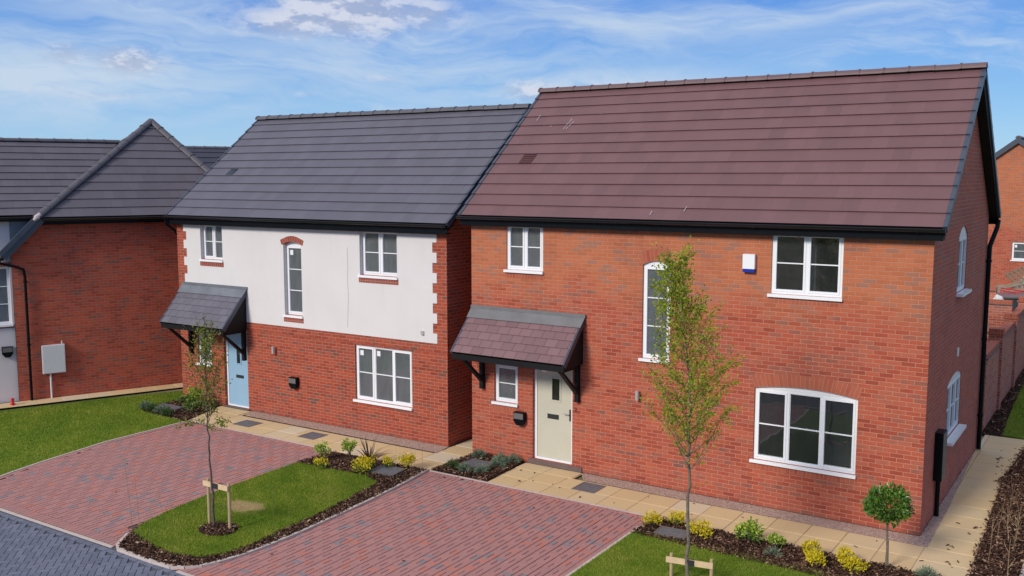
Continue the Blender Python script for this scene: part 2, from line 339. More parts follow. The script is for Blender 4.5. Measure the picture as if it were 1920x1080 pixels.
# ------------------------------------------------------------------ mesh builder
class MB:
    def __init__(s): s.v = []; s.f = []; s.m = []; s.uv = []; s.r = []
    def face(s, pts, mi=0, uv=None, r=0.):
        i = len(s.v); s.v += [tuple(p) for p in pts]; s.f.append(tuple(range(i, i+len(pts)))); s.m.append(mi); s.uv.append(uv); s.r.append(r)
    def hexa(s, p, mi=0, r=0.):      # p: 4 bottom then 4 top
        for q in ((3, 2, 1, 0), (4, 5, 6, 7), (0, 1, 5, 4), (1, 2, 6, 5), (2, 3, 7, 6), (3, 0, 4, 7)): s.face([p[k] for k in q], mi, None, r)
    def box(s, x0, x1, y0, y1, z0, z1, mi=0, T=None, r=0.):
        p = [(x0, y0, z0), (x1, y0, z0), (x1, y1, z0), (x0, y1, z0), (x0, y0, z1), (x1, y0, z1), (x1, y1, z1), (x0, y1, z1)]
        if T: p = [T(*q) for q in p]
        s.hexa(p, mi, r)
    def prism(s, poly, T, d0, d1, mi=0):     # poly in (a,z); T(a,d,z)
        n = len(poly)
        A = [T(a, d0, z) for a, z in poly]; B = [T(a, d1, z) for a, z in poly]
        for tri in tessellate_polygon([[Vector((a, z, 0)) for a, z in poly]]):
            s.face([A[k] for k in tri], mi); s.face([B[k] for k in reversed(tri)], mi)
        for i in range(n): j = (i+1) % n; s.face([A[i], A[j], B[j], B[i]], mi)
    def tube(s, pts, rad, sides=8, mi=0, r=0., cap=True):
        pts = [Vector(p) for p in pts]; rings = []
        for i, p in enumerate(pts):
            d = (pts[min(i+1, len(pts)-1)]-pts[max(i-1, 0)]).normalized()
            a = d.orthogonal().normalized() if i == 0 else (a-d*a.dot(d)).normalized()
            b = d.cross(a); rr = rad[i] if hasattr(rad, '__len__') else rad
            rings.append([p+(a*math.cos(2*math.pi*k/sides)+b*math.sin(2*math.pi*k/sides))*rr for k in range(sides)])
        for i in range(len(rings)-1):
            for k in range(sides):
                k2 = (k+1) % sides; s.face([rings[i][k], rings[i][k2], rings[i+1][k2], rings[i+1][k]], mi, None, r)
        if cap: s.face(rings[0][::-1], mi, None, r); s.face(rings[-1], mi, None, r)
    def build(s, name, mats, parent=None, smooth=False, rc=False):
        me = bpy.data.meshes.new(name); me.from_pydata(s.v, [], s.f)
        ul = me.uv_layers.new(name='UVMap'); k = 0; buf = []
        for f, uv in zip(s.f, s.uv):
            if uv is not None: 
                for q in uv: buf += q
                continue
            P = [Vector(s.v[i]) for i in f]; n = (P[1]-P[0]).cross(P[-1]-P[0])
            if n.length < 1e-12 and len(P) > 3: n = (P[2]-P[0]).cross(P[3]-P[0])
            n = n.normalized() if n.length > 1e-14 else Vector((0, 0, 1))
            if abs(n.z) > .995: t, b = Vector((1, 0, 0)), Vector((0, 1, 0))
            else:
                t = Vector((-n.y, n.x, 0)).normalized(); b = n.cross(t)
                if b.z < 0: b = -b
                if abs(n.z) < .05: b = Vector((0, 0, 1))
            for p in P: buf += (p.dot(t), p.dot(b))
        ul.data.foreach_set('uv', buf)
        at = me.attributes.new('rnd', 'FLOAT', 'FACE'); at.data.foreach_set('value', s.r)
        for m_ in (mats if isinstance(mats, (list, tuple)) else [mats]): me.materials.append(M[m_])
        me.polygons.foreach_set('material_index', s.m)
        if rc:
            bm = bmesh.new(); bm.from_mesh(me); bmesh.ops.remove_doubles(bm, verts=bm.verts, dist=1e-5)
            bmesh.ops.recalc_face_normals(bm, faces=bm.faces); bm.to_mesh(me); bm.free()
        if smooth: me.polygons.foreach_set('use_smooth', [True]*len(me.polygons))
        o = bpy.data.objects.new(name, me); COL.objects.link(o); o.parent = parent
        return o
def fastmesh(name, V, F, rn, mats, parent=None, smooth=False):
    """V (n,3) array, F (m,k) index array, rn (m,) random value per face"""
    me = bpy.data.meshes.new(name); k = F.shape[1]
    me.vertices.add(len(V)); me.vertices.foreach_set('co', V.astype(np.float32).ravel())
    me.loops.add(F.size); me.loops.foreach_set('vertex_index', F.astype(np.int32).ravel())
    me.polygons.add(len(F)); me.polygons.foreach_set('loop_start', np.arange(0, F.size, k, dtype=np.int32))
    at = me.attributes.new('rnd', 'FLOAT', 'FACE'); at.data.foreach_set('value', rn.astype(np.float32))
    me.materials.append(M[mats]); me.update(calc_edges=True); me.validate()
    me.polygons.foreach_set('use_smooth', [smooth]*len(me.polygons))
    o = bpy.data.objects.new(name, me); COL.objects.link(o); o.parent = parent; return o
def tag(o, label=None, cat=None, group=None, kind=None):
    for k, v in (('label', label), ('category', cat), ('group', group), ('kind', kind)):
        if v: o[k] = v
    return o
def empty(name, loc, rz=0, **kw):
    o = bpy.data.objects.new(name, None); COL.objects.link(o); o.location = loc; o.rotation_euler = (0, 0, rz); o.empty_display_size = .2
    return tag(o, **kw)
def inside(P, poly):
    x, y = P[:, 0], P[:, 1]; c = np.zeros(len(P), bool); n = len(poly)
    for i in range(n):
        x0, y0 = poly[i]; x1, y1 = poly[(i+1) % n]
        if y0 == y1: continue
        c ^= ((y0 > y) != (y1 > y)) & (x < (x1-x0)*(y-y0)/(y1-y0)+x0)
    return c
def scatter(poly, dens):
    p = np.array(poly); lo, hi = p.min(0), p.max(0); n = int(dens*np.prod(hi-lo))
    P = RNG.uniform(lo, hi, (n, 2)); return P[inside(P, poly)]

# ------------------------------------------------------------------ house kit
TF = lambda a, d, z: (a, d, z)                          # front wall, facing -y
def wall(par, name, outer, holes, T, matn, reveal=.10, rmat=None, d=0.):
    mb = MB(); polys = [outer]+holes
    flat = [p for q in polys for p in q]
    for tri in tessellate_polygon([[Vector((a, z, 0)) for a, z in q] for q in polys]):
        P = [flat[k] for k in tri]
        ar = (P[1][0]-P[0][0])*(P[2][1]-P[0][1])-(P[2][0]-P[0][0])*(P[1][1]-P[0][1])
        if abs(ar) < 1e-9: continue
        if ar < 0: P = P[::-1]
        mb.face([T(a, d, z) for a, z in P])
    for h in holes:
        for i in range(len(h)):
            (a0, z0), (a1, z1) = h[i], h[(i+1) % len(h)]
            mb.face([T(a0, d, z0), T(a1, d, z1), T(a1, d+reveal, z1), T(a0, d+reveal, z0)], 1 if rmat else 0)
    return mb.build(name, [matn, rmat] if rmat else matn, par)
def arch(a0, a1, z1, rise, n=10):
    """points along a segmental head from right to left"""
    if not rise: return [(a1, z1), (a0, z1)]
    w = (a1-a0)/2; r = (w*w+rise*rise)/(2*rise); c = (a0+a1)/2; th = math.asin(w/r)
    return [(c+r*math.sin(th-2*th*i/n), z1+rise-r+r*math.cos(th-2*th*i/n)) for i in range(n+1)]
def hole(w): return [(w['a0'], w['z0']), (w['a1'], w['z0'])]+arch(w['a0'], w['a1'], w['z1'], w.get('rise', 0))
def window(par, w, T, name='window'):
    a0, a1, z0, z1, rec = w['a0'], w['a1'], w['z0'], w['z1'], w.get('rec', .04)
    fw = .045; d0, d1 = rec, rec+.06; e = .001
    mb = MB()
    mb.box(a0+e, a0+fw, d0, d1, z0+e, z1-e, T=T); mb.box(a1-fw, a1-e, d0, d1, z0+e, z1-e, T=T)
    mb.box(a0+fw, a1-fw, d0+.001, d1, z0+e, z0+fw, T=T); mb.box(a0+fw, a1-fw, d0+.001, d1, z1-fw, z1-e, T=T)
    if w.get('rise'): mb.prism(arch(a0+.002, a1-.002, z1+.001, w['rise']-.004), T, d0+.002, d1-.005)
    cuts = w['cuts']                                    # fractions where mullions stand
    xs = [a0+fw]+[a0+(a1-a0)*c for c in cuts]+[a1-fw]; mw = .022
    for x in xs[1:-1]: mb.box(x-mw, x+mw, d0+.002, d1, z0+fw, z1-fw, T=T)
    fr = mb.build(name, 'white', par, rc=True)
    pn = MB()
    for i in range(len(xs)-1):
        l = xs[i]+(mw if i else 0); r_ = xs[i+1]-(mw if i < len(xs)-2 else 0)
        sw = .038 if i in w.get('open', range(9)) else .012
        s = MB(); b, t_ = z0+fw, z1-fw; sd = d0-.008 if sw > .02 else d0+.012
        s.box(l+e, l+sw, sd, d1-.01, b+e, t_-e, T=T); s.box(r_-sw, r_-e, sd, d1-.01, b+e, t_-e, T=T)
        s.box(l+sw, r_-sw, sd+.001, d1-.01, b+e, b+sw, T=T); s.box(l+sw, r_-sw, sd+.001, d1-.01, t_-sw, t_-e, T=T)
        s.build('sash', 'white', fr, rc=True)
        nb = w.get('bars', 1)
        for k in range(1, nb+1):
            g = MB(); zc = b+sw+(t_-b-2*sw)*k/(nb+1); g.box(l+sw, r_-sw, d0+.012, d1-.02, zc-.010, zc+.010, T=T)
            g.build('glazing_bar', 'white', fr, rc=True)
        pn.face([T(x, d1-.028, z) for x, z in ((l+sw, b+sw), (r_-sw, b+sw), (r_-sw, t_-sw), (l+sw, t_-sw))])
        if i in w.get('stick', ()):
            st = MB(); st.box(l+sw+.02, l+sw+.12, d1-.033, d1-.030, t_-sw-.17, t_-sw-.05, T=T); st.build('sticker', 'sticker', fr)
    pn.build('pane', w.get('glass', 'glass'), fr)
    sx = w.get('sill', .045)
    s = MB(); s.box(a0-sx, a1+sx*.4, -w.get('sp', .055), d0+.01, z0-.055, z0-.002, T=T)
    s.build('sill', 'white', fr, rc=True)
    if w.get('brick'):                                  # brick-on-edge course below the sill
        s = MB(); s.box(a0-.03, a1+.03, -.024, .02, z0-.17, z0-.058, T=T); s.build('sill_course', w['brick'], par, rc=True)
    return fr
def rows(mb, P0, U, V, N, xl, xr, L, n, th=.013, lift=.030, mi=0, row0=0):
    """n courses up a slope; xl(t), xr(t) give the ends along U at slope distance t"""
    g = L/n
    for i in range(n):
        t0 = i*g-(.0 if i else .0); t1 = min(L, (i+1)*g+.05)
        a0, b0, a1, b1 = xl(t0), xr(t0), xl(t1), xr(t1)
        if b0-a0 < .02: continue
        if b1 < a1: a1 = b1 = (a1+b1)/2
        hA, hB = lift, .006
        seg = max(1, int((b0-a0)/1.2))
        for k in range(seg):
            f0, f1 = k/seg, (k+1)/seg
            x0, x1, x2, x3 = a0+(b0-a0)*f0, a0+(b0-a0)*f1, a1+(b1-a1)*f1, a1+(b1-a1)*f0
            j0, j1 = (random.uniform(-.0025, .0025) for _ in range(2))
            top = [P0+U*x0+V*t0+N*(hA+th), P0+U*x1+V*t0+N*(hA+th), P0+U*x2+V*t1+N*(hB+th), P0+U*x3+V*t1+N*(hB+th)]
            v0, v1 = row0+i+.001, row0+i+.999
            mb.face(top, mi, [(x0, v0), (x1, v0), (x2, v1), (x3, v1)])
            lo = [P0+U*x0+V*(t0+.004)+N*hA, P0+U*x1+V*(t0+.004)+N*hA]
            mb.face([lo[0], lo[1], top[1], top[0]], mi, [(x0, v0), (x1, v0), (x1, v0), (x0, v0)])
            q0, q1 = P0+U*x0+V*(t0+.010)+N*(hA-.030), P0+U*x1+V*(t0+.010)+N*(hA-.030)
            mb.face([q0, q1, lo[1], lo[0]], 1)  # riser below the tail, coloured as the course's shadow line
        for x, xb in ((a0, a1), (b0, b1)):
            mb.face([P0+U*x+V*t0+N*hA, P0+U*x+V*t0+N*(hA+th), P0+U*xb+V*t1+N*(hB+th), P0+U*xb+V*t1], mi, [(x, v0)]*4)
def ridge_line(mb, A, B, seg=.45, r=.12, up=Vector((0, 0, 1)), mi=0):
    A, B = Vector(A), Vector(B); d = (B-A).normalized(); L = (B-A).length; n = max(1, round(L/seg)); g = L/n
    s = d.cross(up).normalized(); u = s.cross(d).normalized()
    for i in range(n):
        jit = random.uniform(-.004, .004)
        for (t0, t1, rr) in ((i*g+.035, (i+1)*g-.002, r), (i*g, i*g+.035, r+.016)):
            ring = []
            for t in (t0, t1):
                c = A+d*t+u*jit
                ring.append([c+s*rr*math.cos(th)+u*(rr*.85*math.sin(th)-.035) for th in [math.pi*k/8 for k in range(9)]])
            for k in range(8): mb.face([ring[0][k], ring[1][k], ring[1][k+1], ring[0][k+1]], mi)
            mb.face(ring[0][::-1], mi); mb.face(ring[1], mi)
def gutter(par, A, B, out, r=.055):
    """half-round gutter from A to B; out = outward direction"""
    A, B = Vector(A), Vector(B); d = (B-A).normalized(); mb = MB(); up = Vector((0, 0, 1)); out = Vector(out)
    prof = [(math.cos(math.pi+math.pi*k/10), math.sin(math.pi+math.pi*k/10)) for k in range(11)]
    for P, Q, rr in ((A, B, r),):
        for k in range(10):
            a, b = prof[k], prof[k+1]
            pt = lambda base, c, q: base+out*(c[0]*q)+up*(c[1]*q)
            mb.face([pt(P, a, rr), pt(Q, a, rr), pt(Q, b, rr), pt(P, b, rr)]); mb.face([pt(P, a, rr-.005), pt(P, b, rr-.005), pt(Q, b, rr-.005), pt(Q, a, rr-.005)])
        for E in (P, Q): mb.face([E+out*(c[0]*rr)+up*(c[1]*rr) for c in prof])
    mb.tube([A+out*r+up*.004, B+out*r+up*.004], .009, 6)
    n = int((B-A).length/.9)
    for i in range(n+1):
        c = A+d*(.15+i*.9)
        if (c-A).length > (B-A).length-.05: break
        w = .05 if i % 3 == 1 else .02
        for k in range(10):
            a, b = prof[k], prof[k+1]; q = r+.007
            mb.face([c+out*(a[0]*q)+up*(a[1]*q), c+d*w+out*(a[0]*q)+up*(a[1]*q), c+d*w+out*(b[0]*q)+up*(b[1]*q), c+out*(b[0]*q)+up*(b[1]*q)])
    return mb.build('gutter', 'gutter', par)
def downpipe(par, pts, r=.036):
    mb = MB(); mb.tube(pts, r, 10)
    zt, zb = pts[-2][2], pts[-1][2]; x, y = pts[-1][:2]; z = zt-.1
    while z > zb+.3: mb.tube([(x, y, z), (x, y, z-.05)], r+.010, 10); mb.box(x-.06, x+.06, y-.012, y+.012, z-.035, z-.012); z -= 1.7
    return mb.build('downpipe', 'black', par, smooth=False)
def gable_house(name, loc, rz, Wd, D, h1, e, of, rz_, ov, brick, tile, ridge, fw, rw=None, n=13, label=None, cat='house', vergecap='verge', frontwall=None, back=True, sidehole=()):
    H = empty(name, loc, rz, label=label, cat=cat)
    # walls
    fh = [hole(w) for w in fw]+[w['poly'] for w in (frontwall or [])]
    wall(H, 'front_wall', [(0, 0), (Wd, 0), (Wd, h1+.1), (0, h1+.1)], fh, TF, brick)
    gz = rz_-.16; slope = (rz_-e)/(D/2+of)
    gab = lambda: [(0, 0), (D, 0), (D, e+of*slope-.1), (D/2, gz), (0, e+of*slope-.1)]
    TS = lambda a, d, z: (Wd-d, a, z)
    wall(H, 'side_wall', gab(), [hole(w) for w in (rw or [])], TS, 'brickAS' if rw else brick)
    TL = lambda a, d, z: (d, D-a, z)
    wall(H, 'side_wall', gab(), [], TL, brick)
    TB = lambda a, d, z: (Wd-a, D-d, z)
    wall(H, 'rear_wall', [(0, 0), (Wd, 0), (Wd, h1+.1), (0, h1+.1)], [], TB, brick)
    for w in fw: window(H, w, TF)
    for w in (rw or []): window(H, w, TS)
    # rooms seen through the glass
    mb = MB()
    mb.box(.12, Wd-.12, .16, D-.12, .03, .08, 1); mb.box(.12, Wd-.12, .16, D-.12, 2.38, 2.52, 0); mb.box(.12, Wd-.12, .16, D-.12, h1+.02, h1+.06, 0)
    mb.box(.13, Wd-.13, 3.1, 3.2, .08, 2.38); mb.box(.13, Wd-.13, 2.7, 2.8, 2.52, h1+.02)
    for x in (2.75, Wd*.52, Wd*.68): mb.box(x, x+.1, .2, 3.1, .08, 2.38); mb.box(x+.9, x+1., .2, 2.7, 2.52, h1+.02)
    mb.build('interior', ['plaster', 'floorin'], H)
    # roof deck + tiles
    run = D/2+of; L = math.hypot(run, rz_-e); cs, sn = run/L, (rz_-e)/L; drop = .045
    deck = MB(); th = .07
    for sg in (1, -1):
        f = (lambda x, t, k: (x, -of+t*cs-k*sn*1., e+t*sn+k*cs)) if sg == 1 else (lambda x, t, k: (x, D+of-t*cs+k*sn, e+t*sn+k*cs))
        p = [f(-ov+.02, .01, -drop-th), f(Wd+ov-.02, .01, -drop-th), f(Wd+ov-.02, L-.02, -drop-th), f(-ov+.02, L-.02, -drop-th),
             f(-ov+.02, .01, -drop), f(Wd+ov-.02, .01, -drop), f(Wd+ov-.02, L-.02, -drop), f(-ov+.02, L-.02, -drop)]
        deck.hexa(p)
    RF = deck.build('roof', 'blackmat', H, rc=True)
    tl = MB()
    for sg in (1, -1):
        U = Vector((1, 0, 0)); V = Vector((0, cs*sg, sn)); N = Vector((0, -sn*sg, cs)); P = Vector((0, -of if sg == 1 else D+of, e))-N*.045
        rows(tl, P, U, V, N, lambda t: -ov+.03, lambda t: Wd+ov-.03, L, n)
    tl.build('roof_tiles', [tile, 'lapshade'], RF)
    rg = MB(); ridge_line(rg, (-ov-.02, D/2, rz_-.01), (Wd+ov+.02, D/2, rz_-.01)); rg.build('ridge_tiles', ridge, RF)
    # verge caps: stepped, one per course
    for side in (0, 1):
        vg = MB()
        for sg in (1, -1):
            V = Vector((0, cs*sg, sn)); N = Vector((0, -sn*sg, cs)); P = Vector((0, -of if sg == 1 else D+of, e))-N*.045
            g = L/n
            for i in range(n):
                x0 = (Wd+ov-.055) if side else (-ov-.012); x1 = x0+.067
                a = P+V*(i*g-.01); b = P+V*min(L, (i+1)*g+.0)
                pts = []
                for k0, k1 in ((-.06, 0), ):
                    pass
                lo0, hi0, lo1, hi1 = -.07, .060, -.07, .034
                p = [a+N*lo0+Vector((x0, 0, 0)), a+N*lo0+Vector((x1, 0, 0)), b+N*lo1+Vector((x1, 0, 0)), b+N*lo1+Vector((x0, 0, 0)),
                     a+N*hi0+Vector((x0, 0, 0)), a+N*hi0+Vector((x1, 0, 0)), b+N*hi1+Vector((x1, 0, 0)), b+N*hi1+Vector((x0, 0, 0))]
                vg.hexa(p)
        vg.build('verge', vergecap, RF)
    # barge boards and verge soffit
    for side in (0, 1):
        bb = MB()
        for sg in (1, -1):
            yb = (lambda y: y) if sg == 1 else (lambda y: D-y)
            x1 = (Wd+ov-.02) if side else (-ov+.02); x0 = x1-.022 if side else x1+.022
            pts = lambda x: [(x, yb(-of+.03), e-.20), (x, yb(D/2), rz_-.34), (x, yb(D/2), rz_-.125), (x, yb(-of+.03), e-.10)]
            A, B_ = pts(x0), pts(x1); bb.hexa(A+B_)
            # soffit between barge and wall
            xi = Wd+.002 if side else -.002
            q = [(xi, yb(-of+.03), e-.20), (x0, yb(-of+.03), e-.20), (x0, yb(D/2), rz_-.34), (xi, yb(D/2), rz_-.34)]
            bb.hexa(q+[(a, b, c+.02) for a, b, c in q])
        bb.build('barge_board', 'blackmat', H, rc=True)
    # fascia, soffit and gutter on both eaves
    for sg in (1, -1):
        y = (lambda v: v) if sg == 1 else (lambda v: D-v)
        fb = MB(); ys = sorted((y(-of+.028), y(-of+.05)))
        fb.box(-ov+.045, Wd+ov-.045, ys[0], ys[1], h1-.03, e-.07)
        ys = sorted((y(-of+.052), y(-.002))); fb.box(-ov+.045, Wd+ov-.045, ys[0], ys[1], h1-.025, h1-.005)
        fb.build('fascia', 'black', H, rc=True)
        gutter(H, (-ov-.0, y(-of-.032), e-.045), (Wd+ov+.0, y(-of-.032), e-.045), (0, -sg, 0))
    return H
def gap_tiles(par, y0, z0, y1, z1, x0, x1): pass
def canopy(par, x0, x1, ztop, zeave, dep, tile, flash, nrow, posts, postb):
    run, rise = dep, ztop-zeave; L = math.hypot(run, rise); cs, sn = run/L, rise/L
    body = MB()
    # closed cheeks and soffit
    ti = ztop-.05; c = [(0, zeave-.09), (-dep+.03, zeave-.09), (-dep+.03, zeave-.02), (0, ti-.02)]
    for xa, xb in ((x0+.04, x0+.07), (x1-.07, x1-.04)):
        A = [(xa, y, z) for y, z in c]; B = [(xb, y, z) for y, z in c]; body.hexa(A+B)
    body.box(x0+.072, x1-.072, -dep+.03, -.002, zeave-.085, zeave-.065)
    body.box(x0+.03, x1-.03, -dep+.002, -dep+.028, zeave-.13, zeave-.012)
    CN = body.build('canopy', 'blackmat', par, rc=True)
    t = MB(); V = Vector((0, cs, sn)); N = Vector((0, -sn, cs)); P = Vector((0, -dep, zeave))
    rows(t, P, Vector((1, 0, 0)), V, N, lambda q: x0+.03, lambda q: x1-.03, L-.22, nrow, lift=.026, th=.02)
    t.build('canopy_tiles', [tile, 'lapshade'], CN)
    for xa in (x0, x1-.045):
        v = MB()
        p0, p1 = P-V*.01, P+V*(L-.03)
        q = [p0-N*.06, p1-N*.06, p1+N*.035, p0+N*.048]
        v.hexa([a+Vector((xa, 0, 0)) for a in q]+[a+Vector((xa+.045, 0, 0)) for a in q])
        v.build('canopy_verge', 'verge', CN, rc=True)
    f = MB()
    a, b = P+V*(L-.27)+N*.052, P+V*(L-.0)+N*.048
    f.hexa([Vector((x, 0, 0))+q for q, x in ((a-N*.006, x0-.01), (a-N*.006, x1+.01), (b-N*.006, x1+.02), (b-N*.006, x0-.02))]+[Vector((x, 0, 0))+q for q, x in ((a, x0-.01), (a, x1+.01), (b, x1+.02), (b, x0-.02))])
    f.box(x0-.02, x1+.03, -.055, -.002, ztop+.02, ztop+.085)
    f.build('flashing', flash, CN, rc=True)
    for xp in posts:
        bk = MB(); w = .045
        bk.box(xp-w, xp+w, -.095, -.004, postb, zeave-.088)
        bk.box(xp-w+.002, xp+w-.002, -dep+.04, -.097, zeave-.165, zeave-.088)
        A, B = (-.098, postb+.16), (-dep+.10, zeave-.168)
        for q in (0,):
            dy, dz = B[0]-A[0], B[1]-A[1]; l = math.hypot(dy, dz); ny, nz = -dz/l*.045, dy/l*.045
            c4 = [(A[0], A[1]), (A[0], A[1]+.10), (B[0]+.05, B[1]), (B[0]-.03, B[1])]
            bk.hexa([(xp-w+.004, y, z) for y, z in c4]+[(xp+w-.004, y, z) for y, z in c4])
        bk.build('bracket', 'blackmat', CN, rc=True)
    return CN
def door(par, x0, x1, z0, z1, leaf, glass, slot, handle, rec=.075):
    mb = MB(); fw = .06; d0 = rec
    mb.box(x0+.001, x0+fw, d0, d0+.07, z0, z1); mb.box(x1-fw, x1-.001, d0, d0+.07, z0, z1); mb.box(x0+fw, x1-fw, d0, d0+.07, z1-.06, z1-.001); mb.box(x0+fw, x1-fw, d0-.01, d0+.07, z0, z0+.045)
    fr = mb.build('door', 'white', par, rc=True)
    lf = MB(); gx0, gx1, gz0, gz1 = glass; l0, l1, b0, t0 = x0+fw+.004, x1-fw-.004, z0+.05, z1-.064
    y0, y1 = d0+.018, d0+.06
    lf.box(l0, gx0, y0, y1, b0, t0); lf.box(gx1, l1, y0, y1, b0, t0); lf.box(gx0, gx1, y0, y1, b0, gz0); lf.box(gx0, gx1, y0, y1, gz1, t0)
    lf.build('door_leaf', leaf, fr)
    tr = MB(); k = .028
    tr.box(gx0-k, gx0+.006, y0-.012, y0-.001, gz0-k, gz1+k); tr.box(gx1-.006, gx1+k, y0-.012, y0-.001, gz0-k, gz1+k)
    tr.box(gx0+.006, gx1-.006, y0-.012, y0-.001, gz0-k, gz0+.006); tr.box(gx0+.006, gx1-.006, y0-.012, y0-.001, gz1-.006, gz1+k); tr.build('glazing_surround', leaf, fr, rc=True)
    g = MB(); g.face([(gx0, y0+.02, gz0), (gx1, y0+.02, gz0), (gx1, y0+.02, gz1), (gx0, y0+.02, gz1)]); g.build('pane', 'glassdark', fr)
    s = MB(); a, b, c, d = slot; s.box(a, b, y0-.008, y0-.001, c, d); s.box(a+.012, b-.012, y0-.012, y0-.009, c+.012, d-.012); s.build('letter_slot', 'rubber', fr, rc=True)
    if handle:
        h = MB(); hx, hz = handle; h.box(hx-.015, hx+.015, y0-.014, y0-.001, hz-.12, hz+.12, 0); h.tube([(hx, y0-.01, hz+.03), (hx, y0-.06, hz+.03), (hx-.13, y0-.065, hz+.03)], .011, 8, 1)
        h.build('door_handle', ['rubber', 'chrome'], fr, rc=True)
    return fr
def wall_lamp(par, x, z, T=TF):
    mb = MB(); c = lambda a, d, zz: T(a, d, zz)
    mb.tube([c(x, -.085, z-.09), c(x, -.085, z+.09)], .036, 14); mb.box(x-.02, x+.02, -.06, -.001, z-.025, z+.025, T=T)
    return mb.build('wall_lamp', 'chrome', par, rc=True)
def charger(par, x, z, T=TF):
    mb = MB(); w, h = .13, .14
    poly = [(x-w, z+h), (x+w, z+h), (x+w, z-.05), (x+.06, z-h), (x-.06, z-h), (x-w, z-.05)]
    mb.prism(poly, T, -.11, -.001); o = mb.build('meter_cover', 'black', par, rc=True)
    m = MB(); m.box(x-w+.015, x+w-.015, -.125, -.111, z+.0, z+h-.02, T=T); m.build('cover_lid', 'boxgrey', o, rc=True); return o

# ------------------------------------------------------------------ house A (brown tiles)
WA, DA = 9.201, 6.346
fwA = [dict(a0=.90, a1=1.79, z0=4.06, z1=5.02, cuts=[.5], rec=.03),
       dict(a0=4.03, a1=4.61, z0=2.50, z1=4.31, rise=.085, cuts=[], bars=2, rec=.04),
       dict(a0=6.53, a1=7.77, z0=3.92, z1=5.02, cuts=[.5], rec=.03, glass='glassdark'),
       dict(a0=6.29, a1=8.11, z0=.86, z1=2.19, rise=.085, cuts=[.335, .66], open=(0, 2), rec=.04, glass='glassdark'),
       dict(a0=.585, a1=1.18, z0=1.21, z1=2.02, cuts=[], rec=.05)]
rwA = [dict(a0=2.50, a1=3.50, z0=3.84, z1=4.88, rise=.19, cuts=[.5], open=(0, 1), rec=.02, sp=.12, glass='glassside'),
       dict(a0=2.05, a1=3.62, z0=1.14, z1=2.18, rise=.12, cuts=[.33, .66], rec=.02, sp=.14, glass='glassside')]
HA = gable_house('brick_house', (0, 0, 0), 0, WA, DA, 4.992, 5.189, .199, 8.023, .20, 'brickA', 'tileA', 'ridgeA', fwA, rwA, 13,
    label='orange-red brick detached house with brown tiled roof and cream front door', frontwall=[dict(poly=[(1.55, .10), (2.50, .10), (2.50, 2.16), (1.55, 2.16)])])
door(HA, 1.55, 2.50, .10, 2.16, 'cream', (1.965, 2.155, 1.39, 1.85), (1.86, 2.13, .99, 1.09), (2.40, 1.12))
mb = MB(); mb.box(1.46, 2.74, -.03, .07, .0, .098); mb.build('door_step', 'step', HA)
canopy(HA, .03, 2.78, 3.17, 2.33, .80, 'tileA2', 'leadA', 5, (.30, 2.64), 1.46)
mb = MB(); mb.tube([(2.02, -.30, 2.255), (2.02, -.30, 2.17)], .025, 8); mb.tube([(2.02, -.30, 2.17), (2.02, -.30, 2.12), (2.02, -.30, 2.05)], [.03, .065, .05], 12); mb.build('porch_lamp', 'white', HA)
charger(HA, 1.27, .93); wall_lamp(HA, 3.985, 1.77)
mb = MB(); mb.box(6.03, 6.25, -.085, -.002, 4.345, 4.61); al = mb.build('alarm_box', 'white', HA, rc=True)
mb = MB(); mb.box(6.032, 6.248, -.083, -.003, 4.285, 4.343); mb.build('lens', 'alarmblue', al, rc=True)
# brick heads and sills of the openings: bricks on end, 3 mm proud of the wall
def brick_head(par, a0, a1, z1, rise, h, m, proud=.003, T=TF, ext=.0):
    mb = MB(); lo = arch(a0-ext, a1+ext, z1, rise, 12) if rise else [(a1+ext, z1), (a0-ext, z1)]
    w = (a1-a0)/2+ext; c = (a0+a1)/2
    hi = [(c+(a-c)*(1+h*.35/max(w, .3)), z+h) for a, z in lo]
    for i in range(len(lo)-1):
        p = [lo[i], lo[i+1], hi[i+1], hi[i]]
        uv = [(a, (z-z1)) for a, z in p]
        mb.face([T(a, -proud, z) for a, z in p], 0, [(lo[i][0], .001), (lo[i+1][0], .001), (lo[i+1][0], h), (lo[i][0], h)])
    for k in (0, -1): mb.face([T(lo[k][0], -proud, lo[k][1]), T(hi[k][0], -proud, hi[k][1]), T(hi[k][0], 0, hi[k][1]), T(lo[k][0], 0, lo[k][1])])
    for i in range(len(hi)-1): mb.face([T(hi[i][0], -proud, hi[i][1]), T(hi[i+1][0], -proud, hi[i+1][1]), T(hi[i+1][0], 0, hi[i+1][1]), T(hi[i][0], 0, hi[i][1])])
    return mb.build('brick_arch', m, par)
brick_head(HA, 4.03, 4.61, 4.31, .085, .225, 'soldierA'); brick_head(HA, 6.29, 8.11, 2.19, .085, .225, 'soldierA')
def sill_band(par, a0, a1, z1, h, m, T=TF, proud=.003):
    mb = MB(); mb.box(a0, a1, -proud, .01, z1-h, z1, T=T); return mb.build('brick_sill', m, par, rc=True)
for a0, a1, z in ((.87, 1.82, 4.0), (4.0, 4.64, 2.44), (6.5, 7.8, 3.86), (6.26, 8.14, .80), (.56, 1.2, 1.15)): sill_band(HA, a0, a1, z, .108, 'soldierA')
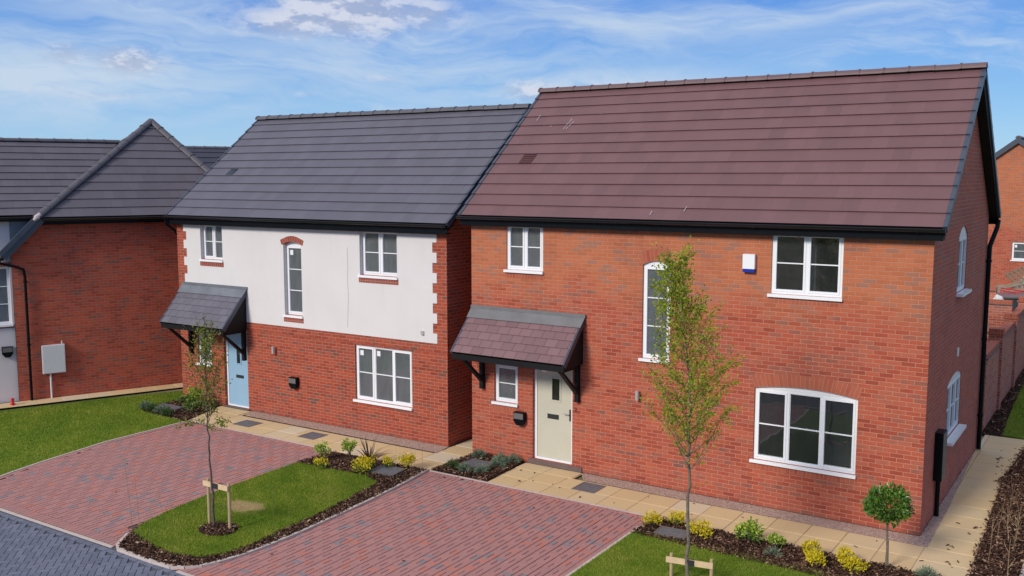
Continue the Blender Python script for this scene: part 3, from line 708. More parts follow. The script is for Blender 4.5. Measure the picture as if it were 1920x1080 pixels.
# things fixed to the side wall
TSA = lambda a, d, z: (WA-d, a, z)
mb = MB(); mb.box(.95, 1.30, -.14, -.002, .70, 1.56, T=TSA); bx_ = mb.build('service_box', 'black', HA, rc=True)
mb = MB(); mb.box(.965, 1.285, -.152, -.142, .715, 1.545, T=TSA); mb.build('box_lid', 'boxgrey', bx_, rc=True)
mb = MB(); mb.tube([(WA+.05, 1.2, .0), (WA+.05, 1.2, .70)], .04, 10); mb.build('service_pipe', 'black', HA)
mb = MB(); mb.box(2.90, 3.03, -.02, -.002, 2.60, 2.76, T=TSA); mb.build('vent_cover', 'white', HA, rc=True)
downpipe(HA, [(WA+.17, DA+.16, 5.05), (WA+.16, DA+.10, 4.9), (WA+.06, DA-.10, 4.5), (WA+.06, DA-.12, 4.3), (WA+.06, DA-.12, .02)], .048)
# house number, roof vent and drip marks
def text_obj(txt, size, loc, rot, matn, par, name):
    c = bpy.data.curves.new(name, 'FONT'); c.body = txt; c.size = size; c.extrude = .004; c.align_x = 'CENTER'
    o = bpy.data.objects.new(name, c); COL.objects.link(o); dg = bpy.context.evaluated_depsgraph_get()
    me = bpy.data.meshes.new_from_object(o.evaluated_get(dg)); bpy.data.objects.remove(o); me.materials.clear(); me.materials.append(M[matn])
    n = bpy.data.objects.new(name, me); COL.objects.link(n); n.parent = par; n.location = loc; n.rotation_euler = rot; return n
text_obj('2', .11, (2.585, -.008, 1.25), (R(90), 0, 0), 'rubber', HA, 'house_number')
def on_roof(H, of, e, D, rz_, x0, x1, t0, t1, h, name, m, k=.022):
    run = D/2+of; L = math.hypot(run, rz_-e); cs, sn = run/L, (rz_-e)/L
    f = lambda x, t, n_: (x, -of+t*cs-n_*sn, e+t*sn+n_*cs)
    mb = MB(); mb.hexa([f(x0, t0, -.03), f(x1, t0, -.03), f(x1, t1, -.03), f(x0, t1, -.03), f(x0, t0, k), f(x1, t0, k), f(x1, t1, k-.012), f(x0, t1, k-.012)])
    if h:
        for i in range(h):
            t = t0+(t1-t0)*(i+.5)/h; mb.hexa([f(x0+.02, t-.01, 0), f(x1-.02, t-.01, 0), f(x1-.02, t+.01, 0), f(x0+.02, t+.01, 0), f(x0+.02, t-.01, k+.01), f(x1-.02, t-.01, k+.01), f(x1-.02, t+.01, k+.004), f(x0+.02, t+.01, k+.004)])
    roof = [c for c in H.children if c.name.startswith('roof')][0]
    return mb.build(name, m, roof, rc=True)
def roofpt(u, v, H, of, e, D, rz_):
    d = (Matrix.Rotation(R(YAW), 3, 'Z') @ Matrix.Rotation(R(PITCH), 3, 'X') @ Vector(((u-960)/1820, 1, -(v-540)/1820))).normalized()
    mi = Matrix.Translation(H.location) @ Matrix.Rotation(H.rotation_euler.z, 4, 'Z'); mi = mi.inverted(); o = mi @ CAM; d = mi.to_3x3() @ d
    run = D/2+of; L = math.hypot(run, rz_-e); n = Vector((0, -(rz_-e)/L, run/L)); p0 = Vector((0, -of, e))
    P = o+d*((p0-o).dot(n)/d.dot(n)); return P.x, (P.y+of)*L/run
M['ventbrown'] = mat('brown_vent', col=(.085, .03, .032), rough=.6)
gA = (.199, 5.189, DA, 8.023); LA = math.hypot(DA/2+.199, 8.023-5.189)/13
vx, vt = roofpt(990, 297, HA, *gA); r_ = math.floor(vt/LA); on_roof(HA, *gA, vx-.17, vx+.15, r_*LA, r_*LA+LA*.97, 5, 'vent_tile', 'ventbrown', .008)
for (u0, v0, u1, v1) in ((1056, 243, 1074, 222), (1061, 243, 1077, 227), (1006, 227, 1014, 216), (1031, 239, 1034, 236), (1218, 404, 1223, 396), (1282, 397, 1288, 388)):
    a, b = roofpt(u0, v0, HA, *gA), roofpt(u1, v1, HA, *gA); f = lambda x, t: (x, -.199+t*(DA/2+.199)/(LA*13), 5.189+t*(8.023-5.189)/(LA*13)+.012)
    mb = MB(); w = .006
    for i in range(3):
        t0, t1 = i/3, (i+.8)/3; p = [a[0]+(b[0]-a[0])*t0, a[1]+(b[1]-a[1])*t0, a[0]+(b[0]-a[0])*t1, a[1]+(b[1]-a[1])*t1]
        mb.face([f(p[0]-w, p[1]), f(p[0]+w, p[1]), f(p[2]+w, p[3]), f(p[2]-w, p[3])])
    mb.build('drip_mark', 'marks', [c for c in HA.children if c.name.startswith('roof')][0])

# ------------------------------------------------------------------ house B (grey tiles, render)
WB_, DB = 8.924, 6.346
fwB = [dict(a0=.94, a1=1.77, z0=3.84, z1=4.77, cuts=[.5], open=(0,), rec=.09, brick='soldierB'),
       dict(a0=3.96, a1=4.56, z0=2.60, z1=4.33, rise=.09, cuts=[], bars=2, rec=.09, brick='soldierB', stick=(0,)),
       dict(a0=6.43, a1=7.54, z0=3.72, z1=4.77, cuts=[.5], rec=.09, brick='soldierB'),
       dict(a0=6.22, a1=7.92, z0=.75, z1=2.06, cuts=[.33, .66], open=(0, 2), rec=.045, stick=(0, 1)),
       dict(a0=.66, a1=1.20, z0=1.05, z1=1.90, cuts=[], rec=.05)]
HB = gable_house('rendered_house', (-9.608, -.06, 0), R(.585), WB_, DB, 4.771, 4.990, .22, 7.682, .17, 'brickB', 'tileB', 'ridgeB', fwB, None, 13,
    label='house with white rendered upper storey, grey tiled roof and pale blue front door', frontwall=[dict(poly=[(1.68, .0), (2.56, .0), (2.56, 2.06), (1.68, 2.06)])])
door(HB, 1.68, 2.56, .01, 2.06, 'blue', (2.06, 2.20, 1.16, 1.62), (2.02, 2.30, .78, .86), None)
mb = MB(); mb.box(1.62, 2.60, -.05, .07, -.004, .02); mb.build('door_step', 'step', HB)
canopy(HB, .20, 2.63, 3.12, 2.20, .80, 'tileB2', 'lead', 5, (.46, 2.50), 1.30)
charger(HB, 4.25, .92); wall_lamp(HB, 3.58, 1.68)
# render panel with toothed edges against the brick quoins, 14 mm thick
xl = lambda k: .27 if k % 2 == 0 else .385
pan = []; zt = 4.80; zs = [4.80, 4.55]
z = 4.55
while z-.225 > 2.42: z -= .225; zs.append(z)
zs.append(2.30)
Lp = []
for i in range(len(zs)-1): Lp += [(xl(i), zs[i]), (xl(i), zs[i+1])]
Rp = [(WB_-a, z) for a, z in Lp]
outer = Lp+[(q[0], q[1]) for q in reversed(Rp)]
def grown(w, b=0): return [(w['a0'], w['z0']-b), (w['a1'], w['z0']-b)]+arch(w['a0'], w['a1'], w['z1'], w.get('rise', 0))
hs = []
for w in fwB[:3]:
    hh = grown(w); hh[0] = (w['a0']-.032, w['z0']-.172); hh[1] = (w['a1']+.032, w['z0']-.172)
    hh = [hh[0], hh[1], (w['a1']+.032, w['z0']-.056), (w['a1'], w['z0']-.056)]+hh[2:]+[(w['a0'], w['z0']-.056), (w['a0']-.032, w['z0']-.056)]
    if w.get('rise'):
        a0, a1 = w['a0'], w['a1']; z1 = w['z1']; top = [(a1+.06, z1-.0)]+arch(a0-.06, a1+.06, z1+.112, .11)+[(a0-.06, z1-.0)]
        hh = hh[:4]+[(a1, z1)]+top+[(a0, z1)]+hh[-2:]
    hs.append(hh)
wall(HB, 'render_panel', outer[::-1], [h if w is not fwB[1] else h for h, w in zip(hs, fwB[:3])], TF, 'render', reveal=.014, d=-.014)
# thin returns round the panel's outline
mb = MB()
for i in range(len(outer)):
    a, b = outer[i], outer[(i+1) % len(outer)]; mb.face([(a[0], -.014, a[1]), (b[0], -.014, b[1]), (b[0], -.0, b[1]), (a[0], -.0, a[1])])
for w in fwB[:3]:  # rendered reveals
    for s_, x in ((1, w['a0']), (-1, w['a1'])): mb.face([(x+.002*s_, -.014, w['z0']-.0), (x+.002*s_, .088, w['z0']), (x+.002*s_, .088, w['z1']), (x+.002*s_, -.014, w['z1'])])
mb.build('render_edge', 'render', HB)
brick_head(HB, 3.96, 4.56, 4.33, .09, .115, 'soldierB', .02, ext=.055)
mb = MB(); mb.box(-.018, WB_+.018, -.018, -.001, 2.11, 2.26); mb.build('string_course', 'brickB', HB, rc=True)
mb = MB(); mb.box(8.22, 8.29, -.05, -.015, 2.47, 2.56); mb.build('wall_hook', 'chrome', HB, rc=True)
gB = (.22, 4.990, DB, 7.682); LB = math.hypot(DB/2+.22, 7.682-4.99)/13
vx, vt = roofpt(438, 318, HB, *gB); r_ = math.floor(vt/LB); on_roof(HB, *gB, vx-.13, vx+.13, r_*LB+.03, r_*LB+LB*.9, 4, 'vent_tile', 'verge', .008)
downpipe(HB, [(-.12, -.26, 4.90), (-.13, -.24, 4.75), (-.07, -.0, 4.55), (-.07, .12, 4.3), (-.07, .12, .02)], .036)
# hairline crack / movement joint in the render
mb = MB(); pts = [(6.05, 4.35), (6.06, 4.0), (6.045, 3.6), (6.06, 3.2), (6.04, 2.85), (6.02, 2.45)]
for (a, z), (a2, z2) in zip(pts, pts[1:]): mb.face([(a-.003, -.0165, z), (a+.003, -.0165, z), (a2+.003, -.0165, z2), (a2-.003, -.0165, z2)])
mb.build('render_crack', 'boxgrey', HB)

# ------------------------------------------------------------------ house C (left, hipped wing)
eC = Vector((1.7, 3.96, 0)).normalized(); aC = math.atan2(eC.y, eC.x)
HC = empty('corner_house', (-12.9, -2.75, 0), aC, label='red brick house at the left edge with hipped grey roof and white meter box', cat='house')
wall(HC, 'brick_wall', [(0, 0), (6.25, 0), (6.25, 4.82), (.78, 4.82), (0, 3.97)], [], TF, 'brickC')
mb = MB(); mb.box(6.15, 6.249, .002, 5.5, 0, 4.8); mb.box(.001, 6.25, 5.5, 5.6, 0, 4.8); mb.box(.002, .1, .12, 5.5, 0, 3.9); mb.build('brick_return', 'brickC', HC)
wC = dict(a0=-1.25, a1=-.055, z0=2.10, z1=3.62, cuts=[], bars=2, rec=.13, open=())
TC = lambda a, d, z: (a, .10+d, z)
wall(HC, 'render_wall', [(-7, 0), (.0, 0), (.0, 4.95), (-7, 4.95)], [hole(wC)], TC, 'renderC', reveal=.2)
window(HC, wC, TC)
mb = MB(); mb.box(-1.3, -.02, .085, .099, 3.64, 3.75); mb.box(-1.3, -.02, .080, .099, 2.0, 2.085); mb.build('brick_band', 'soldierB', HC)
mb = MB(); mb.box(-7, .0, .9, 1., 0, 4.9); mb.box(-7, 0, .22, .9, 1.9, 1.95); mb.build('interior', 'plaster', HC)
charger(HC, -.22, 1.37, TC)
mb = MB(); mb.box(.0, .46, .09, .30, 3.6, 4.93); mb.build('lead_cheek', 'lead', HC)
# wing roof: front hip, left slope, right slope
Lx, Lz, a1_, b_, h_, a2_ = .64, 4.92, 3.7, 3.0, 2.75, 2.2
ap = Vector((Lx+a1_, -.3+b_, Lz+h_)); Lc = Vector((Lx, -.3, Lz)); Rc = Vector((Lx+a1_+a2_, -.3, Lz)); bk = Vector((0, 6.0, 0)); zr_ = Vector((0, .02, 0))
lo_ = Vector((-.25, -.3, 3.94))
mb = MB(); dn = Vector((0, 0, -.10))
def slabf(P):
    mb.face(P); mb.face([p+dn for p in P][::-1])
    for i in range(len(P)): j = (i+1) % len(P); mb.face([P[i], P[i]+dn, P[j]+dn, P[j]])
dz = Vector((0, 0, -.035))
slabf([Lc+dz, Rc+dz, ap+dz]); slabf([Lc+dz, ap+dz, Lc+bk+dz]); slabf([Rc+dz, Rc+bk+dz, ap+dz]); slabf([Lc+bk+dz, ap+dz, Rc+bk+dz]); slabf([lo_+dz, Lc+dz, Lc+bk+dz, lo_+bk+dz])
RC = mb.build('roof', 'blackmat', HC, rc=False)
tl = MB()
Lh = math.hypot(b_, h_); V = Vector((0, b_, h_))/Lh; N = Vector((0, -h_, b_))/Lh
rows(tl, Vector((0, -.3, Lz))-N*.03, Vector((1, 0, 0)), V, N, lambda t: Lx+a1_*t/Lh, lambda t: Lx+a1_+a2_-a2_*t/Lh, Lh, 12)
Ls = math.hypot(a1_, h_); V = Vector((a1_, 0, h_))/Ls; N = Vector((-h_, 0, a1_))/Ls
rows(tl, Lc-N*.03, Vector((0, -1, 0)), V, N, lambda t: -6.0+b_*t/Ls, lambda t: -b_*t/Ls, Ls, 13)
V2 = (Lc-lo_).normalized(); N2 = Vector((-V2.z, 0, V2.x)); rows(tl, lo_-N2*.03, Vector((0, -1, 0)), V2, N2, lambda t: -6.0, lambda t: 0, (Lc-lo_).length, 4)
Lr = math.hypot(a2_, h_); V = Vector((-a2_, 0, h_))/Lr; N = Vector((h_, 0, a2_))/Lr
rows(tl, Rc-N*.03, Vector((0, 1, 0)), V, N, lambda t: b_*t/Lr, lambda t: 6.0-b_*t/Lr, Lr, 12)
# main range slope
m0, m1 = Vector((0, -.15, 4.98)), Vector((0, 2.72, 7.03)); Lm = (m1-m0).length; V = (m1-m0)/Lm; N = Vector((0, -V.z, V.y))
rows(tl, m0-N*.03, Vector((1, 0, 0)), V, N, lambda t: -8, lambda t: .8+2.6*t/Lm, Lm, 11)
tl.build('roof_tiles', ['tileC', 'lapshade'], RC)
mb = MB(); o2 = Vector((0, 0, -.05))
slabf([Vector((-8, m0.y, m0.z))+o2, Vector((.8, m0.y, m0.z))+o2, Vector((3.4, m1.y, m1.z))+o2, Vector((-8, m1.y, m1.z))+o2])
slabf([Vector((-8, m1.y, m1.z))+o2, Vector((3.4, m1.y, m1.z))+o2, Vector((3.4, 6.0, 4.9))+o2, Vector((-8, 6.0, 4.9))+o2])
mb.build('range_roof', 'blackmat', HC)
rg = MB(); ridge_line(rg, Lc+Vector((-.03, -.03, .02)), ap+Vector((0, 0, .03)), r=.12); ridge_line(rg, Rc+Vector((0, 0, .02)), ap+Vector((0, 0, .03)), r=.12);
ridge_line(rg, (-8, m1.y, m1.z+.01), (3.4, m1.y, m1.z+.01), r=.10); rg.build('ridge_tiles', 'ridgeB', RC)
mb = MB(); A_, B_ = lo_+Vector((-.02, -.03, .0)), Lc+Vector((.04, -.03, -.0))
u_ = (B_-A_).normalized(); nn = Vector((-u_.z, 0, u_.x))
q = [A_-nn*.16, B_-nn*.16, B_+nn*.05, A_+nn*.05]; mb.hexa(q+[p+Vector((0, .05, 0)) for p in q]); mb.build('barge_board', 'verge', HC, rc=True)
mb = MB(); c_ = lo_+Vector((-.02, -.02, -.05))
q = [A_-nn*.02, B_+u_*.05-nn*.02, B_+u_*.05+nn*.10, A_+nn*.10]; mb.hexa([p+Vector((0, -.03, 0)) for p in q]+[p+Vector((0, .12, 0)) for p in q]); mb.build('verge', 'verge', RC, rc=True)
mb = MB(); c0 = Lc+Vector((.0, -.06, .03)); mb.tube([c0+Vector((-.10, 0, -.10)), c0+Vector((-.03, -.02, -.02)), c0+Vector((.06, 0, .06))], [.035, .075, .05], 9); mb.build('mortar_patch', 'marks', HC, smooth=True)
mb = MB(); mb.box(Lx+.06, Lx+5.9, -.27, -.245, 4.72, 4.865); mb.box(Lx+.06, Lx+5.9, -.243, -.002, 4.725, 4.745); mb.box(-8, .9, -.11, -.085, 4.82, 4.93); mb.box(-8, .6, -.083, .098, 4.825, 4.845); mb.build('fascia', 'black', HC, rc=True)
gutter(HC, (Lx+.1, -.33, 4.875), (Lx+5.9, -.33, 4.875), (0, -1, 0)); gutter(HC, (-8, -.175, 4.93), (.62, -.175, 4.93), (0, -1, 0))
gutter(HC, (-.30, -.30, 3.90), (-.30, 6, 3.90), (-1, 0, 0))
downpipe(HC, [(-.30, -.24, 3.86), (-.29, -.12, 3.74), (.10, -.06, 3.62), (.26, -.06, 3.55), (.29, -.06, 3.35), (.29, -.06, .02)], .034)
mb = MB(); mb.box(.59, 1.16, -.10, -.002, .70, 1.47); mbx = mb.build('meter_box', 'greybox', HC, rc=True)
mb = MB(); mb.box(.605, 1.145, -.113, -.102, .715, 1.455); mb.box(.63, .645, -.118, -.1135, 1.05, 1.08); mb.build('box_door', 'greybox', mbx, rc=True)
mb = MB(); mb.tube([(.78, -.04, .0), (.78, -.04, .70)], .025, 10); mb.tube([(1.10, -.03, 1.475), (1.10, -.03, 1.56)], .012, 8); mb.build('cable_duct', 'greybox', HC, rc=True)

# ------------------------------------------------------------------ helper: world point under an image direction at forward distance
FWD = Vector((-math.sin(R(YAW)), math.cos(R(YAW)), 0)); RGT = Vector((math.cos(R(YAW)), math.sin(R(YAW)), 0))
# rear house beyond B and C: hipped dark roof
HD = empty('distant_house', (-19.08, 4.57, 0), aC, label='house far behind with only its dark hipped roof showing between two roofs', cat='house')
mb = MB(); mb.box(0, 10, 0, 7, 0, 4.62); mb.build('wall', 'brickC', HD)
def hip_roof(par, x0, x1, y0, y1, ze, zr, tile, ridge):
    w = (y1-y0)/2; yc = (y0+y1)/2; h = zr-ze; L = math.hypot(w, h); tl = MB()
    for sg in (1, -1):
        V = Vector((0, w*sg, h))/L; N = Vector((0, -h*sg, w))/L
        rows(tl, Vector((0, y0 if sg == 1 else y1, ze)), Vector((1, 0, 0)), V, N, lambda t: x0+w*t/L, lambda t: x1-w*t/L, L, 12)
        V = Vector((w*sg, 0, h))/L; N = Vector((-h*sg, 0, w))/L
        rows(tl, Vector((x0 if sg == 1 else x1, 0, ze)), Vector((0, 1, 0)), V, N, lambda t: y0+w*t/L, lambda t: y1-w*t/L, L, 12)
    o = tl.build('roof', [tile, 'lapshade'], par); rg = MB(); a, b = Vector((x0+w, yc, zr)), Vector((x1-w, yc, zr))
    ridge_line(rg, a, b)
    for c, k in ((a, (x0, y0)), (a, (x0, y1)), (b, (x1, y0)), (b, (x1, y1))): ridge_line(rg, (k[0], k[1], ze+.02), c)
    rg.build('ridge_tiles', ridge, o)
hip_roof(HD, -.3, 10.3, -.3, 7.3, 4.6, 7.17, 'tileD', 'ridgeB')
# gable house at the right edge
pE = CAM+FWD*45+RGT*((1900-960)/1820*45); pE.z = 0
HE = empty('gable_house', pE, R(YAW-33), label='orange brick gable end of a house at the right edge of the picture', cat='house')
wE = dict(a0=-.02, a1=1.3, z0=2.15, z1=2.98, cuts=[.5], rec=.05, bars=1, stick=(0,))
wall(HE, 'gable_wall', [(-4, -.5), (4, -.5), (4, 4.6), (0, 7.62), (-4, 4.6)], [hole(wE)], TF, 'brickA')
window(HE, wE, TF)
mb = MB(); mb.box(-3.9, 3.9, 1.5, 1.6, 0, 4.5); mb.box(-4, -3.9, 0.01, 9, -.5, 4.55); mb.box(3.9, 4, .01, 9, -.5, 4.55); mb.build('side_wall', 'brickA', HE)
tl = MB()
for sg in (1, -1):
    a, b = Vector((-4.3*sg, 0, 4.47)), Vector((0, 0, 7.75)); L = (b-a).length; V = (b-a)/L; N = Vector((-V.z*sg, 0, abs(V.x)))
    rows(tl, a, Vector((0, 1, 0)), V, N, lambda t: -.14, lambda t: 9, L, 15)
RE = tl.build('roof', ['tileC', 'lapshade'], HE)
mb = MB()
for sg in (1, -1):
    q = [(-4.3*sg, 4.28), (0, 7.52), (0, 7.80), (-4.3*sg, 4.53)]
    mb.hexa([(x, -.16, z) for x, z in q]+[(x, -.12, z) for x, z in q])
mb.build('barge_board', 'verge', HE, rc=True)
rg = MB(); ridge_line(rg, (0, -.16, 7.78), (0, 9, 7.78)); rg.build('ridge_tiles', 'ridgeB', RE)

# ------------------------------------------------------------------ the ground
def sheet(name, poly, z, m, kind='structure', thick=0.):
    mb = MB()
    for tri in tessellate_polygon([[Vector((x, y, 0)) for x, y in poly]]):
        P = [poly[k] for k in tri]; ar = (P[1][0]-P[0][0])*(P[2][1]-P[0][1])-(P[2][0]-P[0][0])*(P[1][1]-P[0][1])
        if ar < 0: P = P[::-1]
        mb.face([(x, y, z) for x, y in P])
    if thick:
        for i in range(len(poly)): a, b = poly[i], poly[(i+1) % len(poly)]; mb.face([(a[0], a[1], z-thick), (b[0], b[1], z-thick), (b[0], b[1], z), (a[0], a[1], z)])
    return tag(mb.build(name, m), kind=kind)
sheet('ground', [(-900, -900), (900, -900), (900, 900), (-900, 900)], -.05, 'ground')
sheet('road_bed', [(-40, -30), (30, -30), (30, -7.62), (-40, -7.62)], -.024, 'jointroad')
def paving(name, cells, m, z, h=.006):
    """cells: (quad, rnd) list; each block is a low bevelled tile"""
    V, F, rr = [], [], []
    for q, r in cells:
        i = len(V); cx = sum(p[0] for p in q)/4; cy = sum(p[1] for p in q)/4
        zz = z+random.uniform(-.0012, .0012)
        V += [(x, y, z-.01) for x, y in q]+[(x+(cx-x)*.03, y+(cy-y)*.03, zz) for x, y in q]
        F += [(i+4, i+5, i+6, i+7)]+[(i+k, i+(k+1) % 4, i+4+(k+1) % 4, i+4+k) for k in range(4)]; rr += [r]*5
    return tag(fastmesh(name, np.array(V), np.array(F), np.array(rr), m), kind='structure')
def herring(x0, x1, y0, y1, w, skip=None, gap=.003, patch=None, rot=None):
    out = []; nx, ny = int((x1-x0)/w)+2, int((y1-y0)/w)+2
    for i in range(-1, nx):
        for j in range(-1, ny):
            k = (i-j) % 4
            if k == 0: X0, X1, Y0, Y1 = i, i+2, j, j+1
            elif k == 3: X0, X1, Y0, Y1 = i, i+1, j, j+2
            else: continue
            a, b, c, d = max(x0, x0+X0*w), min(x1, x0+X1*w), max(y0, y0+Y0*w), min(y1, y0+Y1*w)
            if b-a < .02 or d-c < .02: continue
            if skip and skip((a+b)/2, (c+d)/2): continue
            out.append((((a+gap, c+gap), (b-gap, c+gap), (b-gap, d-gap), (a+gap, d-gap)), random.random()**.9*(1 if random.random() > .09 else .1)))
    return out
def basket(x0, x1, y0, y1, w, skip=None, gap=.0045):
    out = []; L = 2*w; nx, ny = int((x1-x0)/L)+1, int((y1-y0)/L)+1
    for i in range(nx):
        for j in range(ny):
            X, Yy = x0+i*L, y0+j*L
            for k in range(2):
                q = (X, X+L, Yy+k*w, Yy+k*w+w) if (i+j) % 2 else (X+k*w, X+k*w+w, Yy, Yy+L)
                a, b, c, d = q[0], min(q[1], x1), q[2], min(q[3], y1)
                if b-a < .02 or d-c < .02 or (skip and skip((a+b)/2, (c+d)/2)): continue
                cx, cy = (a+b)/2, (c+d)/2
                pk = .5+.5*math.sin(cx*1.9+2*math.sin(cy*1.3))*math.sin(cy*2.3+1.1*math.sin(cx*2.1)); r = random.random()
                v = (.20*r if r < .03+.12*pk*pk else .34+.5*r)
                if random.random() < .04+.10*(1-pk)**2: v = .93+.07*random.random()
                dl = [random.gauss(0, .0012) for _ in range(2)]
                gx = gap*1.45; out.append((((a+gx+dl[0], c+gap), (b-gx, c+gap+dl[1]), (b-gx, d-gap), (a+gx, d-gap+dl[1])), v))
    return out
def course(x0, x1, y0, y1, nx, ny, gap=.003):
    out = []
    for i in range(nx):
        for j in range(ny):
            a, b = x0+(x1-x0)*i/nx, x0+(x1-x0)*(i+1)/nx; c, d = y0+(y1-y0)*j/ny, y0+(y1-y0)*(j+1)/ny
            out.append((((a+gap, c+gap), (b-gap, c+gap), (b-gap, d-gap), (a+gap, d-gap)), .25+.7*random.random()))
    return out
ISL = [(-2.55, -1.75), (-2.60, -2.6), (-2.57, -3.6), (-2.50, -4.9), (-2.36, -6.1), (-2.18, -6.8), (-1.96, -7.2), (-1.78, -7.45), (-1.68, -7.60), (-1.5, -7.70), (-1.2, -7.73), (-.6, -7.74), (-.2, -7.72), (0.0, -7.62), (.16, -7.42), (.27, -7.15), (.35, -6.75), (.39, -6.2), (.39, -5.5), (.34, -4.6), (.27, -3.57), (.16, -2.5), (.03, -1.64)]
ISN = [(x*.93-.05, y*.965-.12) for x, y in ISL]
skI = lambda x, y: (-2.2 < x < .0 and -7.0 < y < -1.75)
sheet('driveway_bed', [(-7.45, -7.66), (5.35, -7.66), (5.35, -1.62), (-7.45, -1.62)], -.020, 'joint')
SLOPE_L = lambda y: -7.42+max(0, (-3.9-y))*.16+max(0, -6-y)*.15      # left edge of the left drive
cells = basket(-7.7, -1.1, -7.40, -1.72, .1, skip=lambda x, y: skI(x, y) or x < SLOPE_L(y)+.1)
cells += course(-7.5, -1.2, -7.62, -7.41, 60, 1)+course(-7.42, -2.5, -1.71, -1.62, 24, 1)
y = -7.4
while y < -1.72:
    a, b = SLOPE_L(y), SLOPE_L(y+.2); cells.append((((a+.003, y+.003), (a+.097, y+.003), (b+.097, y+.197), (b+.003, y+.197)), .3+.6*random.random())); y += .2
y = -7.0
edgeL = [p for p in ISL if p[0] < -1.9]
drv_left = paving('driveway', cells, 'redpave', -.004)
cells = basket(-1.05, 4.95, -7.72, -1.72, .1, skip=skI)+course(0.0, 5.0, -1.71, -1.62, 25, 1)
y = -7.6
while y < -1.72: cells.append((((4.953, y+.003), (5.05, y+.003), (5.05, y+.197), (4.953, y+.197)), .3+.6*random.random())); y += .2
drv_right = paving('driveway', cells, 'redpave', -.004)
# road: grey herringbone set at 45 degrees
cells = []; c45, s45 = math.cos(R(45)), math.sin(R(45))
for q, r in herring(-9, 6, -9, 9, .1, gap=.004):
    qq = [((x*c45-y*s45)-3.5, (x*s45+y*c45)-11.5) for x, y in q]
    cx, cy = sum(p[0] for p in qq)/4, sum(p[1] for p in qq)/4
    if -9.5 < cx < 3 and -13.5 < cy < -7.86: cells.append((qq, r))
for i in range(63): x = -9.5+i*.2; cells.append((((x+.003, -7.845), (x+.197, -7.845), (x+.197, -7.755), (x+.003, -7.755)), random.random()))
paving('road', cells, 'greypave', -.010)
def edging(name, pts, w=.05, z0=-.02, z1=.012, seg=.9):
    mb = MB(); P = [Vector((*p, 0)) for p in pts]
    # resample
    for i in range(len(P)-1):
        a, b = P[i], P[i+1]; d = b-a; L = d.length; d.normalize(); n = Vector((-d.y, d.x, 0))*w/2; k = max(1, round(L/seg))
        for j in range(k):
            s0, s1 = a+d*(L*j/k+.002), a+d*(L*(j+1)/k-.002); q = [s0-n, s1-n, s1+n, s0+n]; h = z1+random.uniform(-.002, .002)
            mb.hexa([(p.x, p.y, z0) for p in q]+[(p.x, p.y, h) for p in q])
    return tag(mb.build(name, 'kerb', rc=False), kind='structure')
edging('kerb', [(-12, -7.68), (-1.72, -7.68)], .055, z1=.0)
edging('kerb', [(-.02, -7.75), (6, -7.78)], .055, z1=.0)
edging('kerb', [(-1.98, -7.20), (-1.80, -7.46), (-1.70, -7.60), (-1.52, -7.715)]+ISL[10:]+[(.02, -1.60)], .06, z1=.03)
edging('kerb', [(.02, -1.60), (1.45, -1.60), (5.05, -1.60)], .05, z1=.004)
edging('kerb', [(-7.42, -1.60), (-2.55, -1.60)], .05, z1=.004)
edging('kerb', [(5.07, -7.6), (5.07, -1.62)], .05, z1=.008)
edging('kerb', [(SLOPE_L(y)-.03, y) for y in (-7.66, -6.9, -6.3, -5.6, -4.8, -3.9, -1.65)], .05, z1=.008)
# lawns (turf beds) and planting soil
LAWN_L = [(-30, -7.60), (SLOPE_L(-7.66)-.06, -7.60), (SLOPE_L(-6.9)-.06, -6.9), (SLOPE_L(-6.3)-.06, -6.3), (SLOPE_L(-5.6)-.06, -5.6), (-7.48, -3.9), (-7.50, -1.72), (-9.3, -1.60), (-9.45, -.97), (-9.62, .0), (-10.3, .75), (-11.35, -1.55), (-12.2, -3.60), (-13.6, -6.2), (-30, -14)]
ISO = [(-2.59, -2.72), (-.78, -2.62), (-.27, -2.80), (-.10, -3.79), (.03, -4.75), (.08, -5.81), (.15, -6.5), (.08, -6.95), (-.15, -7.25), (-.5, -7.36), (-.87, -7.38), (-1.4, -7.28), (-1.98, -7.12), (-2.19, -6.77), (-2.36, -6.1), (-2.51, -4.9), (-2.575, -3.6)]
LAWN_A = [(5.10, -7.6), (5.10, -2.42), (5.9, -2.44), (6.9, -2.40), (8.0, -2.42), (9.0, -2.48), (10.5, -2.6), (10.5, -7.6)]
LAWN_R = [(9.52, 7.9), (10.75, 7.75), (14, 7.7), (14, 24), (9.3, 24), (9.32, 14), (9.42, 10)]
sheet('lawn', LAWN_L, .0, 'lawn', thick=.04)
sheet('lawn', ISO, .018, 'lawn', thick=.04)
sheet('lawn', LAWN_A, .010, 'lawn', thick=.04)
sheet('lawn', LAWN_R, .0, 'lawn', thick=.04)
BED_A = [(.06, -1.56), (1.44, -1.56), (1.36, -.05), (.12, -.05), (.10, -.9)]
BED_B = [(-9.45, -1.50), (-9.5, -.9), (-9.42, -.14), (-8.02, -.20), (-7.50, -1.62), (-8.2, -1.56)]
BED_S = [(5.08, -1.64), (10.3, -1.64), (10.45, -2.7), (5.08, -2.55)]
BED_R = [(10.18, -2.6), (10.10, .2), (9.98, 4.1), (10.05, 5.9), (10.15, 7.1), (10.76, 7.7), (10.78, 7.5), (10.78, -2.6)]
BED_W = [(9.12, 7.72), (9.56, 7.72), (9.46, 10), (9.36, 14), (9.33, 24), (9.10, 24)]
ring = [(-1.12+.36*math.cos(t)-.0, -6.26+.30*math.sin(t)) for t in [2*math.pi*k/14 for k in range(14)]]
ring = [(x+.27, y) for x, y in ring]
sheet('soil', ISL, .004, 'soil', thick=.03)
for p in (BED_A, BED_B, BED_S, BED_R, BED_W): sheet('soil', p, .002, 'soil', thick=.03)
sheet('soil', ring, .026, 'soil')
